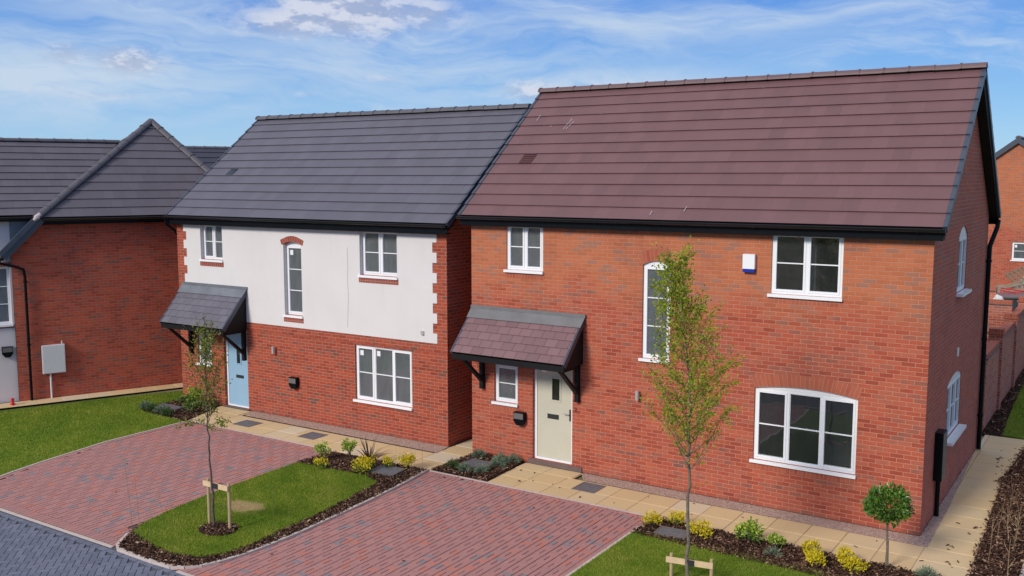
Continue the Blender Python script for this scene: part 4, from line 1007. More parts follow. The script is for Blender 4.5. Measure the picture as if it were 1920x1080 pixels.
edging('kerb', [(10.81, -2.6), (10.81, 7.6)], .05, z1=.03)
# gravel margins
sheet('gravel', [(2.78, -.02), (9.24, -.02), (9.24, -.46), (3.0, -.44), (2.78, -.1)], -.002, 'gravel')
sheet('gravel', [(9.205, -.02), (9.24, -.46), (9.40, -.46), (9.36, 2), (9.20, 6.4), (9.205, 6.3)], -.001, 'gravel')
a0, a1 = -9.608, R(.585)
bw = lambda x, y: (a0+x*math.cos(a1)-y*math.sin(a1), -.06+x*math.sin(a1)+y*math.cos(a1))
sheet('gravel', [bw(2.72, -.01), bw(2.9, -.45), bw(9.02, -.52), bw(8.93, -.01)], -.002, 'gravel')
# buff slab paths
def slabs(name, runs, base):
    cells = []
    for x0, x1, y0, y1, nx, ny in runs:
        for i in range(nx):
            for j in range(ny):
                a, b = x0+(x1-x0)*i/nx, x0+(x1-x0)*(i+1)/nx; c, d = y0+(y1-y0)*j/ny, y0+(y1-y0)*(j+1)/ny; g = .002
                cells.append((((a+g, c+g), (b-g, c+g), (b-g, d-g), (a+g, d-g)), random.random()))
    for k, b in enumerate(base): sheet('path_bed', b, -.017-.001*k, 'jointslab')
    return paving(name, cells, 'slab', -.004)
slabs('path', [(1.46, 9.36, -1.575, -.45, 13, 2), (1.40, 2.76, -.45, -.03, 2, 1), (9.36, 10.2, -1.62, -.46, 1, 2), (9.30, 10.2, -.46, 7.72, 1, 13), (10.2, 10.9, 6.6, 7.7, 1, 2), (9.205, 9.30, 2.0, 7.72, 1, 8)],
      [[(1.4, -1.6), (10.2, -1.6), (10.2, -.44), (1.4, -.44)], [(1.4, -.44), (2.78, -.44), (2.78, 0), (1.4, 0)], [(9.2, -.44), (10.9, -.44), (10.9, 7.74), (9.2, 7.74)]])
slabs('path', [(-7.42, -.62, -1.575, -.55, 11, 2), (-8.0, -6.88, -.55, -.12, 2, 1), (-8.05, -7.45, -1.575, -.55, 1, 2), (-.62, .08, -1.575, 6.2, 1, 13)],
      [[(-8.1, -1.6), (-.6, -1.6), (-.6, -.5), (-8.1, -.5)], [(-8.1, -.5), (-6.8, -.5), (-6.8, -.05), (-8.1, -.05)], [(-.68, -.5), (.1, -.5), (.1, 6.4), (-.68, 6.4)], [(-.6, -1.6), (.1, -1.6), (.1, -.5), (-.6, -.5)]])
# path along house C
cw = lambda s_, o: (-12.9+eC.x*s_+eC.y*o, -2.75+eC.y*s_-eC.x*o)
cells = []
for i in range(22):
    s0 = -8+i*.6; cells.append(([cw(s0+.003, .56), cw(s0+.597, .56), cw(s0+.597, .01), cw(s0+.003, .01)], random.random()))
paving('path', cells, 'slab', .012)
sheet('path_bed', [cw(-8, .58), cw(5.5, .58), cw(5.5, 0), cw(-8, 0)], .004, 'jointslab')

# ------------------------------------------------------------------ grass and bark (uncountable: stuff)
def blades(name, poly, dens, h, z, m='grass', wd=.007, holes=()):
    P = scatter(poly, dens); P = P+RNG.normal(0, .012, P.shape)
    for hp in holes: P = P[~inside(P, hp)]
    n = len(P); th = RNG.uniform(0, 2*np.pi, n); hh = h*RNG.uniform(.5, 1.3, n); lean = RNG.normal(0, .35, (n, 2))*hh[:, None]
    dx = np.c_[np.cos(th), np.sin(th)]*wd/2
    V = np.empty((n, 3, 3)); V[:, 0, :2] = P-dx; V[:, 1, :2] = P+dx; V[:, 2, :2] = P+lean; V[:, :2, 2] = z; V[:, 2, 2] = z+hh
    patch = .5+.22*np.sin(P[:, 0]*2.1+1.3*np.sin(P[:, 1]*1.7))*np.sin(P[:, 1]*1.9+P[:, 0])+.16*np.sin(P[:, 0]*5.3+2*np.sin(P[:, 1]*4.1))*np.sin(P[:, 1]*6.1+P[:, 0]*2)
    return tag(fastmesh(name, V.reshape(-1, 3), np.arange(n*3).reshape(-1, 3), np.clip(patch+RNG.normal(0, .24, n), 0, 1), m), kind='stuff')
dryc = [(-1.38+.40*math.cos(t)*(1+.25*math.sin(3*t)), -5.22+.27*math.sin(t)*(1+.2*math.cos(5*t))) for t in [2*math.pi*k/18 for k in range(18)]]
blades('grass', ISO, 5200, .035, .018, holes=(ring, dryc)); blades('dry_grass', dryc, 2600, .022, .018, 'drygrass')
blades('grass', [(-14, -7.6)]+LAWN_L[1:-2]+[(-13.6, -6.2)], 1900, .035, .0, wd=.010)
blades('grass', [(5.1, -5.4)]+LAWN_A[1:-1]+[(10.5, -5.4)], 4200, .035, .010)
blades('grass', [(9.50, 7.95), (10.9, 7.75), (11.2, 7.75), (11.2, 20), (9.35, 20), (9.34, 14), (9.44, 10)], 1300, .035, .0, wd=.010)
def chips(name, poly, dens, z=.012, hump=.035, size=(.02, .055), m='bark', holes=(), spill=0.):
    P = scatter(poly, dens)
    for hp in holes: P = P[~inside(P, hp)]
    if spill: P = P+RNG.normal(0, spill, P.shape)
    n = len(P); L = RNG.uniform(*size, n)*RNG.choice([1, 1, 1, 1.8], n); w = L*RNG.uniform(.2, .5, n)
    a = RNG.uniform(0, 2*np.pi, n); t = RNG.normal(0, .35, n); b = RNG.normal(0, .5, n)
    u = np.c_[np.cos(a)*np.cos(t), np.sin(a)*np.cos(t), np.sin(t)]; s_ = np.c_[-np.sin(a)*np.cos(b), np.cos(a)*np.cos(b), np.sin(b)]
    nn = np.cross(u, s_); c = np.c_[P, z+RNG.uniform(0, hump, n)]
    V = np.empty((n, 8, 3)); k = 0
    for sz in (-1, 1):
        for sx_, sy_ in ((-1, -1), (1, -1), (1, 1), (-1, 1)):
            V[:, k] = c+u*(L/2*sx_*RNG.uniform(.7, 1, n))[:, None]+s_*(w/2*sy_*RNG.uniform(.6, 1, n))[:, None]+nn*.004*sz; k += 1
    q = np.array([(4, 5, 6, 7), (0, 1, 5, 4), (1, 2, 6, 5), (2, 3, 7, 6), (3, 0, 4, 7)])
    F = (q[None]+(np.arange(n)*8)[:, None, None]).reshape(-1, 4)
    return tag(fastmesh(name, V.reshape(-1, 3), F, np.repeat(RNG.uniform(0, 1, n), 5), m), kind='stuff')
COV = [(-.92, -2.42), (-.30, -2.42), (-.25, -1.95), (-.86, -1.95)]
chips('bark_mulch', ISL, 1500, holes=(ISO, COV), z=.014)
chips('bark_mulch', BED_A, 1300, holes=([(.36, -1.02), (.98, -1.02), (.98, -.52), (.36, -.52)],)); chips('bark_mulch', BED_B, 900); chips('bark_mulch', BED_S, 1500, holes=([(5.40, -2.40), (6.0, -2.40), (5.98, -2.02), (5.38, -2.02)],))
chips('bark_mulch', BED_R, 1300, spill=.035, hump=.06); chips('bark_mulch', BED_W, 600); chips('bark_mulch', ring, 1600, z=.03, spill=.02)
chips('bark_litter', [(8.3, -1.75), (10.2, -1.75), (10.2, 1.2), (9.6, 1.2), (9.3, -1.2), (8.3, -1.3)], 9, z=.002, hump=.004, size=(.03, .09))
chips('bark_litter', [(9.9, 3.5), (10.15, 3.5), (10.2, 6.8), (9.6, 6.8)], 22, z=.002, hump=.004, size=(.03, .07))
chips('bark_litter', [(-.4, -1.6), (1.9, -1.6), (1.9, -2.05), (-.1, -2.0)], 14, z=.002, hump=.004, size=(.02, .06))
chips('bark_litter', [(1.3, -1.5), (9, -1.5), (9, -.5), (1.3, -.4)], 3, z=.002, hump=.004, size=(.02, .07))
chips('bark_litter', [(-7, -9.5), (4.8, -7.5), (4.8, -2), (.6, -2), (-2.8, -7.4), (-7, -2)], .22, z=.002, hump=.004, size=(.02, .06))

# ------------------------------------------------------------------ covers in the paving and beds
def cover(loc, w, d, rz, label, group=None, m='slate', tall=.02):
    t = empty('inspection_cover', loc, rz, label=label, cat='drain cover', group=group)
    f = MB(); b = .03
    f.box(-w/2, -w/2+b, -d/2, d/2, 0, tall); f.box(w/2-b, w/2, -d/2, d/2, 0, tall); f.box(-w/2+b, w/2-b, -d/2, -d/2+b, 0, tall); f.box(-w/2+b, w/2-b, d/2-b, d/2, 0, tall); f.build('cover_frame', 'boxgrey', t)
    c = MB(); c.box(-w/2+b+.004, w/2-b-.004, -d/2+b+.004, d/2-b-.004, 0, tall-.004)
    for i in range(9):
        for j in range(6): x, y = -w/2+.06+(w-.12)*i/8, -d/2+.06+(d-.12)*j/5; c.box(x-.012, x+.012, y-.012, y+.012, tall-.004, tall-.001)
    c.build('cover_plate', m, t); return t
cover((3.32, -.78, -.003), .50, .52, 0, 'dark drain cover set in the buff path right of the cream door', 'covers', tall=.006)
cover((-6.02, -1.0, -.003), .58, .48, 0, 'dark drain cover in the path in front of the pale blue door', 'covers', tall=.006)
cover((-3.88, -.95, -.003), .52, .50, 0, 'dark drain cover in the path below the three-light window of the rendered house', 'covers', tall=.006)
cover((-.58, -2.18, .015), .62, .46, .1, 'slate grey cover in the bark beside two yellow shrubs on the island', 'covers', tall=.045)
cover((5.70, -2.2, .004), .56, .38, .05, 'slate grey cover in the bark bed beside the right driveway', 'covers', tall=.04)
cover((.67, -.77, .004), .60, .48, .0, 'grey cover among grey-green plants in the bed by the cream door', 'covers', tall=.04)

# ------------------------------------------------------------------ leaves
def leafmesh(name, C, L, m, parent=None, asp=.55, up=.3, curl=.25, dirs=None):
    """one folded leaf (two quads -> 4 tris) per centre"""
    n = len(C); L = np.broadcast_to(L, n)*RNG.uniform(.7, 1.25, n)
    d = RNG.normal(0, 1, (n, 3)) if dirs is None else dirs+RNG.normal(0, .45, (n, 3)); d[:, 2] += up if dirs is None else 0
    d /= np.linalg.norm(d, axis=1)[:, None]
    r = RNG.normal(0, 1, (n, 3)); r[:, 2] *= .5; s_ = np.cross(d, r); s_ /= np.linalg.norm(s_, axis=1)[:, None]; nn = np.cross(s_, d)
    L = L[:, None]; w = L*asp/2
    V = np.stack([C, C+d*L*.45+s_*w+nn*w*curl, C+d*L-nn*L*curl*.5, C+d*L*.45-s_*w+nn*w*curl], 1)
    i = (np.arange(n)*4)[:, None]; F = np.concatenate([i+np.array([0, 1, 2]), i+np.array([0, 2, 3])], 0)
    rv = np.clip(RNG.beta(2, 2, n), 0, 1)
    o = fastmesh(name, V.reshape(-1, 3), F, np.concatenate([rv, rv]), m, parent); return o
def curve(p0, d0, L, n, bend=(0, 0, .25), jit=.06):
    P = [Vector(p0)]; d = Vector(d0).normalized()
    for i in range(n):
        d = (d+Vector(bend)*.25+Vector([random.gauss(0, jit) for _ in range(3)])).normalized(); P.append(P[-1]+d*L/n)
    return P
def tree(name, base, stem, r0, env, nb, nleaf, lsize, leafm, trunkm, label, twigs=4, low=None, trunkwob=.01):
    """stem: [(x,y,z)] relative; env(z) -> (cx, cy, radius)"""
    t = empty(name, base, 0, label=label, cat='tree')
    st = [Vector(p) for p in stem]; top = st[-1].z
    # smooth the stem a little
    pts = []
    for i in range(len(st)-1):
        for k in range(4): pts.append(st[i].lerp(st[i+1], k/4)+Vector((random.gauss(0, trunkwob), random.gauss(0, trunkwob), 0)))
    pts.append(st[-1]); rad = [max(.006, r0*(1-.88*(max(0, p.z)/top)**.8)) for p in pts]
    mb = MB(); mb.tube(pts, rad, 9); tr = mb.build('trunk', trunkm, t, smooth=True)
    at = lambda z: min(pts, key=lambda p: abs(p.z-z))
    zc = env['z']; br = MB(); LP = []
    for i in range(nb):
        f = (i+.5)/nb; z = zc[0]+(zc[1]-zc[0])*f**1.1; o = at(z); an = i*2.4+random.uniform(-.4, .4)
        cx, cy, rr = env['f'](min(zc[1], z+.45)); 
        tgt = Vector((cx+rr*math.cos(an)*random.uniform(.6, .95), cy+rr*math.sin(an)*random.uniform(.6, .95), min(top-.05, z+random.uniform(.45, .85)*(1-f*.6))))
        d = tgt-o; L = d.length; k = 7
        C = [o.lerp(tgt, j/k)+Vector((0, 0, -.10*math.sin(math.pi*j/k)*L))+Vector([random.gauss(0, .012) for _ in range(3)])*(1 if j else 0) for j in range(k+1)]
        br.tube(C, [max(.0025, r0*.30*(1-j/(k+1))*(1-.5*f)) for j in range(k+1)], 5, cap=False)
        for j in range(2, k+1): LP.append((C[j], (C[j]-C[j-1]).normalized()))
        for w in range(twigs):
            q = C[random.randint(2, k)]; dd = (d.normalized()+Vector((random.gauss(0, .7), random.gauss(0, .7), random.uniform(-.1, .7)))).normalized()
            D = curve(q, dd, random.uniform(.14, .34), 4, (0, 0, .2), .12)
            br.tube(D, [.0032, .0028, .0022, .0018, .0014], 4, cap=False)
            for p0, p1 in zip(D, D[1:]): LP.append((p1, (p1-p0).normalized()))
    for p in pts:
        if p.z > zc[0]+.5*(zc[1]-zc[0]): LP.append((p, Vector((0, 0, 1))))
    if low: LP += low(br)
    br.build('branches', trunkm, tr, smooth=True)
    idx = RNG.integers(0, len(LP), nleaf); C = np.array([LP[i][0] for i in idx])+RNG.normal(0, env.get('fuzz', .03), (nleaf, 3)); D = np.array([LP[i][1] for i in idx])
    if 'keep' in env: k = env['keep'](C); C, D = C[k], D[k]
    leafmesh('crown', C, lsize, leafm, t, asp=.62, dirs=D*.6+np.array([0, 0, -.15]), curl=.35)
    return t
def envA(z):
    T = [(1.5, .0, .16), (2.0, .03, .38), (2.5, .0, .60), (3.1, .02, .70), (3.6, -.05, .60), (4.1, -.17, .42), (4.6, -.31, .20), (5.0, -.42, .06)]
    for a, b in zip(T, T[1:]):
        if z <= b[0]: f = max(0, (z-a[0])/(b[0]-a[0])); return a[1]+(b[1]-a[1])*f, -.0, a[2]+(b[2]-a[2])*f
    return -.42, 0, .05
def stake_frame(base, ang, gap, hs, bz, label):
    t = empty('tree_stake_frame', base, ang, label=label, cat='tree stakes')
    for k, s in enumerate((-1, 1)):
        mb = MB(); mb.tube([(s*gap/2, 0, -.05), (s*gap/2+.004, 0, hs*.5), (s*gap/2, 0, hs)], [.026, .027, .025], 12); mb.build('stake', 'stake', t, smooth=False)
    mb = MB(); mb.box(-gap/2-.07, gap/2+.03, -.056, -.030, bz-.045, bz+.040); mb.build('crossbar', 'board', t, rc=True)
    mb = MB(); mb.box(-.055, .055, -.072, -.060, bz-.045, bz+.045); mb.tube([(.0+.075*math.cos(a), .0+.07*math.sin(a), bz) for a in [math.pi*k/6-.3 for k in range(8)]], .014, 6); mb.build('tree_tie', 'rubber', t, rc=True)
    return t
tree('leafy_tree', (6.67, -3.86, 0), [(0, 0, -.02), (-.02, 0, .8), (-.0, .0, 1.5), (-.02, 0, 2.3), (-.05, 0, 3.1), (-.14, -.03, 3.9), (-.27, -.05, 4.5), (-.41, -.06, 4.98)], .032,
     dict(z=(1.6, 4.6), f=envA, fuzz=.035, keep=lambda C: RNG.uniform(0, 1, len(C)) < np.clip((C[:, 2]-1.6)/1.7+.12, .12, .95)), 64, 8200, .046, 'leafA', 'trunk', 'slender young tree with green and yellowish leaves, the fuller of the two trees', twigs=8,
     low=lambda br: [(Vector((random.choice((-.22, .16, .25))+random.gauss(0, .04), random.gauss(0, .05), random.choice((1.25, 1.45, 1.55))+random.gauss(0, .04))), Vector((0, 0, 1))) for _ in range(16)])
stake_frame((6.70, -3.86+.05, 0), R(10), .60, .385, .30, 'timber stakes and crossbar holding the fuller tree at the bottom edge')
def envB(z):
    T = [(1.7, 0, .10), (2.2, 0, .26), (2.8, -.02, .34), (3.2, -.03, .22), (3.65, -.04, .05)]
    for a, b in zip(T, T[1:]):
        if z <= b[0]: f = max(0, (z-a[0])/(b[0]-a[0])); return a[1]+(b[1]-a[1])*f, 0., a[2]+(b[2]-a[2])*f
    return 0, 0, .05
def lowB(br):
    out = []
    for i in range(7):
        an = i*.9+.2; C = curve((-.03, 0, 1.72+random.uniform(-.06, .1)), (math.cos(an), math.sin(an), .35), random.uniform(.28, .52), 5, (0, 0, -.12), .1)
        br.tube(C, [.006, .005, .004, .003, .0025, .002], 4, cap=False)
        for p0, p1 in zip(C[2:], C[3:]): out += [(p1, (p1-p0).normalized())]*5
    return out
tree('sparse_tree', (-1.0, -6.23, 0), [(0, 0, -.02), (.015, 0, .6), (-.045, 0, 1.1), (-.03, 0, 1.5), (-.09, 0, 1.9), (-.05, 0, 2.4), (-.07, 0, 3.0), (-.04, 0, 3.62)], .025,
     dict(z=(1.75, 3.3), f=envB, fuzz=.03), 24, 1500, .047, 'leafB', 'trunkB', 'thin young tree with few leaves standing on the grass island', twigs=5, low=lowB, trunkwob=.009)
stake_frame((-.92, -6.17, 0), R(0), .52, .84, .76, 'timber stakes and crossbar holding the thin tree on the island')

# lollipop topiary
t = empty('topiary_tree', (9.02, -1.70, 0), 0, label='small ball-headed topiary tree at the corner of the brown-roofed house', cat='topiary')
mb = MB(); mb.tube([(0, 0, -.02), (.01, 0, .3), (-.005, 0, .6), (.0, 0, .80)], [.02, .018, .017, .016], 8); mb.tube([(.03, .0, -.02), (.02, 0, .45)], .010, 6); mb.build('trunk', 'trunk', t, smooth=True)
n = 2500; d = RNG.normal(0, 1, (n, 3)); d /= np.linalg.norm(d, axis=1)[:, None]; lump = 1+.15*np.sin(d[:, 0]*5+1)*np.cos(d[:, 1]*6)+.12*np.sin(d[:, 2]*7+d[:, 0]*4)
rad = .300*RNG.uniform(.4, 1.08, n)**.5*lump; C = d*rad[:, None]*np.array([1.0, 1.0, .86])+np.array([0, 0, 1.0]); C[:, 2] = np.maximum(C[:, 2], .76+RNG.uniform(-.06, .12, n))
leafmesh('crown', C, .064, 'leafbay', t, asp=.5, dirs=d*.8+np.array([0, 0, .3]))
mb = MB()
for k in range(16):
    a = k*2.4; mb.tube([(0, 0, .74), (.12*math.cos(a), .12*math.sin(a), .86), (.28*math.cos(a), .28*math.sin(a), .9+.25*random.random())], [.008, .006, .003], 5)
mb.build('branches', 'trunk', t)

# ------------------------------------------------------------------ shrubs
def shrub(name, x, y, r, h, n, ls, m, label, group=None, stems=8, flat=1., z0=.03, asp=.55, cat='shrub', m2=None, n2=0):
    t = empty(name, (x, y, z0), random.uniform(0, 6), label=label, cat=cat, group=group)
    mb = MB(); tips = []
    for i in range(stems):
        a = i*2.4; e = random.uniform(.3, .95); q = Vector((r*e*.75*math.cos(a), r*e*.75*math.sin(a), h*random.uniform(.5, .9)*(1-.35*e*e)))
        mb.tube([(0, 0, -.03), (q.x*.45, q.y*.45, q.z*.6), q], [.006, .005, .003], 5); tips.append(q)
    mb.build('stems', 'trunkB', t)
    def cloud(k):
        idx = RNG.integers(0, len(tips), k); c = np.array([tips[i] for i in idx]); dd = RNG.normal(0, 1, (k, 3)); dd /= np.linalg.norm(dd, axis=1)[:, None]
        c = c+dd*(r*.36)*RNG.uniform(.3, 1, (k, 1))*np.array([1, 1, flat]); c[:, 2] = np.maximum(c[:, 2], .01); return c, dd
    c, dd = cloud(n); leafmesh('foliage', c, ls, m, t, asp=asp, dirs=dd*.6+np.array([0, 0, .6]))
    if m2:
        c, dd = cloud(n2); c[:, 2] *= .6; leafmesh('lower_leaves', c, ls, m2, t, asp=asp, dirs=dd*.6+np.array([0, 0, .4]))
    return t
def needle(name, x, y, r, h, n, m, label, group, z0=.02):
    t = empty(name, (x, y, z0), 0, label=label, cat='shrub', group=group)
    d = RNG.normal(0, 1, (n, 3)); d[:, 2] = np.abs(d[:, 2])+.15; d /= np.linalg.norm(d, axis=1)[:, None]
    C = d*np.array([r, r, h])*RNG.uniform(.25, .8, (n, 1)); leafmesh('foliage', C, r*.42, m, t, asp=.13, dirs=d*1.4, curl=.15)
    mb = MB()
    for i in range(6): a = i*1.05; mb.tube([(0, 0, -.02), (r*.4*math.cos(a), r*.4*math.sin(a), h*.5)], [.006, .003], 4)
    mb.build('stems', 'trunkB', t); return t
gy, gl = 'yellow-leaved shrubs in the bark beds', 'low grey-green plants in the beds'
Y = 'yellow'
shrub('yellow_shrub', -.96, -2.44, .30, .30, 420, .05, Y, 'widest yellow shrub on the island, in front of the dark spiky plant', gy, 12, m2='mixedleaf', n2=260)
shrub('yellow_shrub', -.72, -2.02, .15, .26, 130, .05, Y, 'small dull yellow shrub between the spiky plant and the slate cover', gy, 6, m2='mixedleaf', n2=60)
shrub('yellow_shrub', -.36, -1.80, .24, .27, 420, .048, Y, 'bright yellow shrub behind the slate cover on the island', gy, 12)
shrub('yellow_shrub', -1.84, -2.78, .17, .22, 130, .055, Y, 'small yellow shrub at the left tip of the island bed, nearest the grass', gy, 6, m2='mixedleaf', n2=70)
shrub('green_shrub', -1.74, -2.02, .20, .36, 300, .055, 'lime', 'lime green shrub behind the others near the path on the island', 'green shrubs', 9, z0=.12)
shrub('green_shrub', -2.22, -2.35, .20, .34, 260, .055, 'lime', 'pale green shrub at the edge of the left driveway', 'green shrubs', 8, z0=.08)
shrub('yellow_shrub', 5.28, -2.10, .22, .22, 330, .045, Y, 'yellow shrub at the left end of the front bed, touching the driveway', gy, 9)
shrub('yellow_shrub', 5.62, -1.80, .22, .20, 260, .045, Y, 'yellow shrub at the path edge behind the cover in the front bed', gy, 8, m2='mixedleaf', n2=70)
shrub('yellow_shrub', 6.14, -2.10, .25, .22, 420, .045, Y, 'yellow shrub just left of the leafy tree trunk, right of the cover', gy, 10)
shrub('green_shrub', 6.92, -1.92, .24, .34, 420, .060, 'lime', 'tallest green shrub of the front bed, right of the leafy tree trunk', 'green shrubs', 11, m2='leafbay', n2=160, z0=.06)
shrub('green_shrub', 7.38, -1.98, .17, .24, 260, .050, 'lime', 'compact lime green shrub midway along the front bed', 'green shrubs', 8, z0=.05)
needle('grey_tuft', 7.42, -2.22, .17, .12, 160, 'greyleaf', 'wispy grey plant in front of the compact lime green shrub', gl)
shrub('yellow_shrub', 7.96, -1.96, .20, .30, 320, .045, Y, 'back one of the paired yellow shrubs left of the topiary', gy, 9)
shrub('yellow_shrub', 8.10, -2.30, .20, .22, 400, .045, Y, 'front one of the paired yellow shrubs left of the topiary', gy, 10)
shrub('yellow_shrub', 8.46, -1.92, .19, .22, 300, .045, Y, 'yellow shrub nearest the topiary stem, by the path', gy, 9)
shrub('yellow_shrub', 8.66, -2.18, .20, .18, 380, .045, Y, 'yellow shrub at the bottom edge just left of the topiary stem', gy, 10)
needle('grey_tuft', 9.62, -1.84, .17, .20, 420, 'greyleaf', 'grey-green dome at the bottom edge right of the topiary', gl)
for x, y, r, m, lb in ((.36, -1.22, .16, 'darkgreenleaf', 'dark green tuft at the left corner of the bed by the cream door'), (.74, -1.30, .17, 'greyleaf', 'grey-green tuft in front of the grey cover by the cream door'), (1.06, -1.16, .17, 'greyleaf', 'grey-green tuft at the right front corner of the grey cover'),
                    (.40, -.34, .18, 'greyleaf', 'silvery tuft against the brick corner left of the cream door'), (.96, -.32, .17, 'greyleaf', 'silvery tuft behind the right end of the grey cover'), (1.12, -.66, .19, 'greyleaf', 'largest silvery tuft, right beside the grey cover'), (1.22, -.22, .17, 'greyleaf', 'silvery tuft closest to the cream door')):
    needle('grey_tuft', x, y, r, r*1.15, 420, m, lb, gl)
for i, (u, s) in enumerate(((-9.38, 'first'), (-9.02, 'second'), (-8.66, 'third'), (-8.32, 'fourth'))):
    needle('grey_tuft', u, -1.42-.05*i, .19, .22, 420, 'greyleaf' if i % 2 == 0 else 'darkgreenleaf', '%s grey-green dome from the left in the row beside the left lawn' % s, gl)
shrub('green_shrub', -8.45, -.62, .34, .50, 520, .06, 'lime', 'tall lime green shrub against the wall left of the pale blue door', 'green shrubs', 10, m2='leafbay', n2=250)
shrub('green_shrub', -8.02, -1.10, .24, .28, 300, .055, 'mixedleaf', 'low variegated shrub beside the entrance path of the rendered house', 'green shrubs', 8)
shrub('green_shrub', -9.0, -.5, .26, .22, 240, .05, 'leafbay', 'low dark green shrub at the left corner of the rendered house', 'green shrubs', 8)
mb = MB(); mb.box(-9.3, -8.5, -1.2, -.9, .02, .06); tag(mb.build('paving_slab', 'slate'), 'grey slab lying in the bed left of the pale blue door', 'slab')
# spiky plant
t = empty('spiky_plant', (-1.22, -1.98, .02), 0, label='dark bronze spiky plant with strap leaves on the island bed', cat='plant')
mb = MB()
for i in range(64):
    a = i*2.4; s = random.uniform(.1, 1.); L = random.uniform(.38, .66); d = Vector((math.cos(a)*s, math.sin(a)*s, 1.15-.5*s))
    C = curve((.03*math.cos(a), .03*math.sin(a), 0), d, L, 7, (math.cos(a)*.35*s, math.sin(a)*.35*s, -.85*s), .03); sd = Vector((-math.sin(a), math.cos(a), 0))
    rv = random.random()
    for j in range(7):
        w0, w1 = .017*(1-(j/7)**2)+.001, .017*(1-((j+1)/7)**2)+.001
        mb.face([C[j]-sd*w0, C[j]+sd*w0, C[j+1]+sd*w1, C[j+1]-sd*w1], 0, [(0, 0)]*4, rv)
mb.build('leaves', 'phormium', t)
mb = MB(); mb.tube([(0, 0, -.03), (0, 0, .06)], [.05, .03], 8); mb.build('crown', 'trunkB', t)
# dry stalks left from last year: each its own thing
def stalk(x, y, h, lean, label, m='drystalk', tw=0, th=.0032):
    mb = MB(); C = curve((x, y, 0), (lean[0], lean[1], 1), h, 6, (0, 0, .05), .03); r = random.random()
    mb.tube(C, [th, th*.9, th*.8, th*.7, th*.6, th*.5, th*.4], 4, 0, r)
    for k in range(tw): q = C[random.randint(2, 5)]; D = curve(q, (random.gauss(0, .6), random.gauss(0, .6), .9), h*random.uniform(.2, .4), 4, (0, 0, .05), .08); mb.tube(D, [th*.6, th*.5, th*.45, th*.4, th*.3], 4, 0, r)
    return tag(mb.build('dry_stalk', m), label, 'stalk', 'thin upright stalks in the bark')
for i, (x, y, h, l) in enumerate(((-1.75, -7.28, 1.45, (-.02, .02)), (-1.45, -7.35, 1.25, (-.03, .05)), (-1.15, -7.42, 1.15, (.08, .05)), (-.72, -7.40, 1.2, (-.18, .05)), (-.45, -7.35, .9, (-.25, .05)), (.22, -6.0, .95, (0, .05)), (.18, -5.6, .8, (-.05, 0)), (.16, -4.6, .9, (0, 0)), (.12, -3.6, .7, (-.03, 0)), (.02, -2.6, .8, (-.03, .02)))):
    stalk(x, y, h, l, 'thin pale upright stalk rising from the curved bark border of the island', 'stripgreen')
for x, y, h in ((.0, -1.75, .7), (-.28, -1.68, .5), (-.32, -1.70, .5)): stalk(x, y, h, (0, 0), 'dark thin stalk at the island bed corner near the passage between the houses', 'drystalk', 2)
RT = ['leafless twiggy stems in the bark strip at the right edge of the picture']
for k in range(9):
    x, y = 10.3+random.uniform(0, .4), random.uniform(-1.7, 2.2); o = stalk(x, y, random.uniform(.5, .95), (random.gauss(0, .15), random.gauss(0, .15)), RT[0], 'drystalk', 5, .0048); o['group'] = 'twiggy stems on the right'

# ------------------------------------------------------------------ garden walls and the building site at the far right
def gwall(loc, rz, L, h, label, piers=(), th=.215):
    t = empty('garden_wall', loc, rz, label=label, cat='garden wall', group='brick garden walls on the right')
    mb = MB(); mb.box(0, L, 0, th, -.05, h-.14); mb.build('wall_panel', 'brickG', t)
    mb = MB(); mb.box(-.0, L, -.025, th+.025, h-.14, h-.105); mb.build('tile_course', 'ridgeA', t)
    mb = MB(); mb.box(0, L, .0, th, h-.105, h); mb.build('coping', 'soldierA', t)
    for p in piers:
        q = MB(); q.box(p-.17, p+.17, -.06, th+.06, -.05, h+.06); o = q.build('pier', 'brickG', t); q = MB(); q.box(p-.20, p+.20, -.09, th+.09, h+.062, h+.10); q.box(p-.17, p+.17, -.06, th+.06, h+.102, h+.20); q.build('pier_cap', 'soldierA', o)
    return t
gwall((9.12, 8.0, 0), R(90), 2.4, 1.84, 'nearest section of brick garden wall beyond the brown-roofed house')
gwall((9.12, 10.75, 0), R(90), 2.9, 1.92, 'second section of garden wall, between two capped piers', piers=(-.17, 3.07))
gwall((9.12, 14.0, 0), R(90), 3.4, 2.02, 'farthest section of garden wall running away along the lawn', piers=(3.3,))
gwall((6.6, 14.9, 0), 0, 2.3, 2.35, 'garden wall seen face on behind the stepped sections')
gwall((6.4, 19.0, 0), 0, 1.6, 2.3, 'farthest low garden wall facing us, left of the dark container')
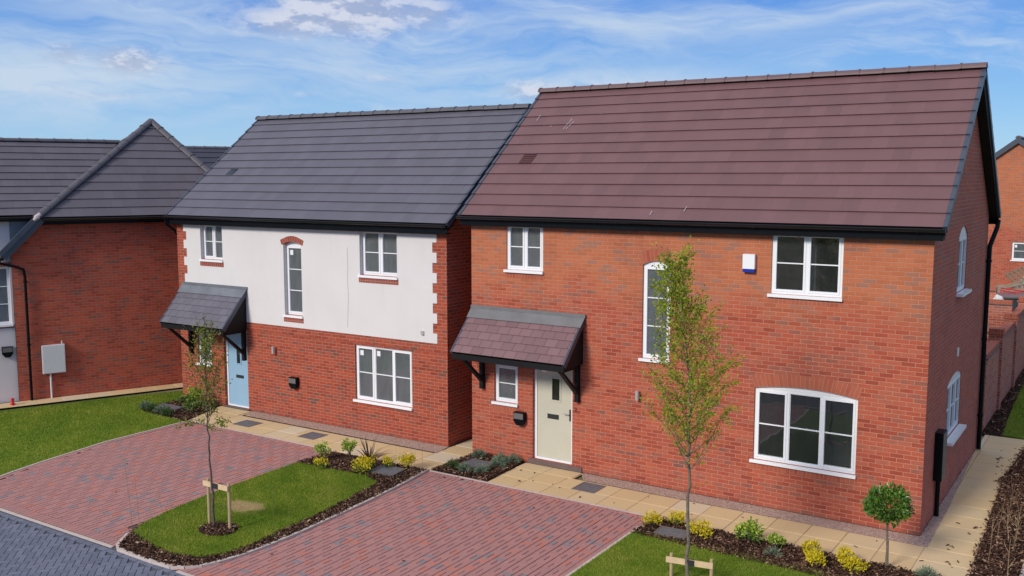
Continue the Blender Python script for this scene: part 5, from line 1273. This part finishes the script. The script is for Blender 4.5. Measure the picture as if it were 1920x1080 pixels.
# construction site: placed by forward distance d and image position
def site(u, d, z=0.): p = CAM+FWD*d+RGT*((u-960)/1820*d); return Vector((p.x, p.y, z))
def ztop(v, d): return CAM.z+d*(-math.sin(R(6.526))*1-(v-540)/1820*math.cos(R(6.526)))/(math.cos(R(6.526))-(v-540)/1820*math.sin(R(6.526))) 
t = empty('container', site(1903, 33), R(YAW), label='long dark skip lying beyond the garden walls at the right edge', cat='skip')
z0_, z1_ = ztop(573, 33), ztop(556, 33)
mb = MB(); mb.box(-.35, 2.2, -.1, 1.2, max(0, z0_-.6), z1_-.05); mb.build('skip_body', 'skipc', t, rc=True)
mb = MB(); mb.box(-.40, 2.25, -.15, 1.25, z1_-.05, z1_); mb.build('skip_rim', 'boxgrey', t, rc=True)
zt = lambda v, d: ztop(v, d)
for k in range(11):
    d = 35.5+k*.25; u = 1862+k*2.5; z = zt(550-k*1.6, d); L = random.uniform(1.4, 2.6)
    a = site(u, d, z-.0); an = R(YAW)+random.gauss(0, .18); mb = MB(); mb.box(-.2, L, -.09, .09, -.045, .0); 
    o = mb.build('timber_plank', 'timber', None, rc=True); o.data.attributes['rnd'].data.foreach_set('value', [random.random()]*len(o.data.polygons))
    o.location = a; o.rotation_euler = (random.gauss(0, .05), random.gauss(0, .08), an)
    tag(o, 'weathered scaffold board in the heap in front of the gable house', 'plank', 'boards heaped on the building site')
# heap carrying the boards
def heap(name, u0, u1, d0, d1, vtop, m, label, cat):
    mb = MB(); n = 18; H = zt(vtop, (d0+d1)/2)
    P = [[site(u0+(u1-u0)*i/n, d0+(d1-d0)*j/6) for i in range(n+1)] for j in range(7)]
    hh = [[max(0, abs(math.sin(math.pi*i/n))**.4*abs(math.sin(math.pi*j/6))**.6*H*random.uniform(.75, 1.05)) for i in range(n+1)] for j in range(7)]
    for j in range(6):
        for i in range(n): mb.face([P[j][i]+Vector((0, 0, hh[j][i])), P[j][i+1]+Vector((0, 0, hh[j][i+1])), P[j+1][i+1]+Vector((0, 0, hh[j+1][i+1])), P[j+1][i]+Vector((0, 0, hh[j+1][i]))], 0, None, random.random())
    return tag(mb.build(name, m), label, cat)
heap('rubble_heap', 1845, 1990, 35, 40, 541, 'rubble', 'grey-brown heap of rubble and soil under the boards', 'rubble')
o = heap('pale_sack_pile', 1893, 1960, 40.2, 42.5, 516, 'rubble', 'pale crumpled heap below the white window of the gable house', 'heap')
t = empty('pallet_panel', site(1912, 39.9, zt(534, 40)), R(YAW+20), label='tilted timber pallet leaning on the heap at the right edge', cat='pallet')
for k in range(5): mb = MB(); mb.box(k*.28, k*.28+.14, 0, .03, 0, 1.0); o = mb.build('slat', 'timber', t); 
for z in (.1, .85): mb = MB(); mb.box(-.05, 1.3, .031, .08, z, z+.09); mb.build('rail', 'timber', t)
t.rotation_euler = (R(-50), R(-22), R(YAW+10)); t.scale = (.7, .7, .7)
t = empty('red_barrier', site(1888, 33.9, 0), R(YAW+2), label='red mesh safety barrier on top of the dark skip', cat='barrier')
zb, zt_ = zt(556, 34), zt(543, 34); mb = MB()
for z in (zb, (zb+zt_)/2, zt_-.03): mb.tube([(-.1, 0, z+.1), (.7, 0, z-.02), (1.6, .1, z+.03)], .022, 6)
mb.build('rail', 'redmesh', t); mb = MB()
for k in range(9): mb.tube([(-.1+k*.19, 0, zb), (.05+k*.19, 0, zt_+.1*(k % 2))], .014, 5)
for s_ in (-.1, 1.5): mb.tube([(s_, 0, 0), (s_, 0, zt_)], .02, 6)
mb.build('mesh', 'redmesh', t)
p = site(1879, 31, 0); t = empty('plastic_sack', p, 0, label='pale plastic sack at the left end of the dark skip', cat='sack'); zb, zt_ = zt(576, 31), zt(553, 31)
def blobmesh(c, r, m, name, par):
    bm = bmesh.new(); bmesh.ops.create_icosphere(bm, subdivisions=3, radius=1)
    for v in bm.verts: k = 1+.12*math.sin(v.co.x*5+v.co.z*4)+.08*math.sin(v.co.y*9); v.co = Vector((v.co.x*r[0]*k, v.co.y*r[1]*k, v.co.z*r[2]*k))+Vector(c)
    me = bpy.data.meshes.new(name); bm.to_mesh(me); bm.free(); me.materials.append(M[m]); me.attributes.new('rnd', 'FLOAT', 'FACE')
    me.uv_layers.new(name='UVMap'); o = bpy.data.objects.new(name, me); COL.objects.link(o); o.parent = par; return o
blobmesh((0, 0, (zb+zt_)/2), (.16, .15, (zt_-zb)/2), 'sack', 'sack_body', t)
mb = MB(); mb.box(-.3, .3, -.3, .3, 0, zb+.05); mb.build('pallet_base', 'timber', t)
# little red marker by the left house
t = empty('red_marker', (*cw(-.21, .35), .01), 0, label='tiny red marker on the path under the white wall at the left edge', cat='marker')
mb = MB(); mb.box(-.05, .05, -.05, .05, 0, .04); mb.build('foot', 'redmesh', t); mb = MB(); mb.tube([(0, 0, .04), (0, 0, .18)], [.035, .045], 8); mb.build('cap', 'redmesh', t)
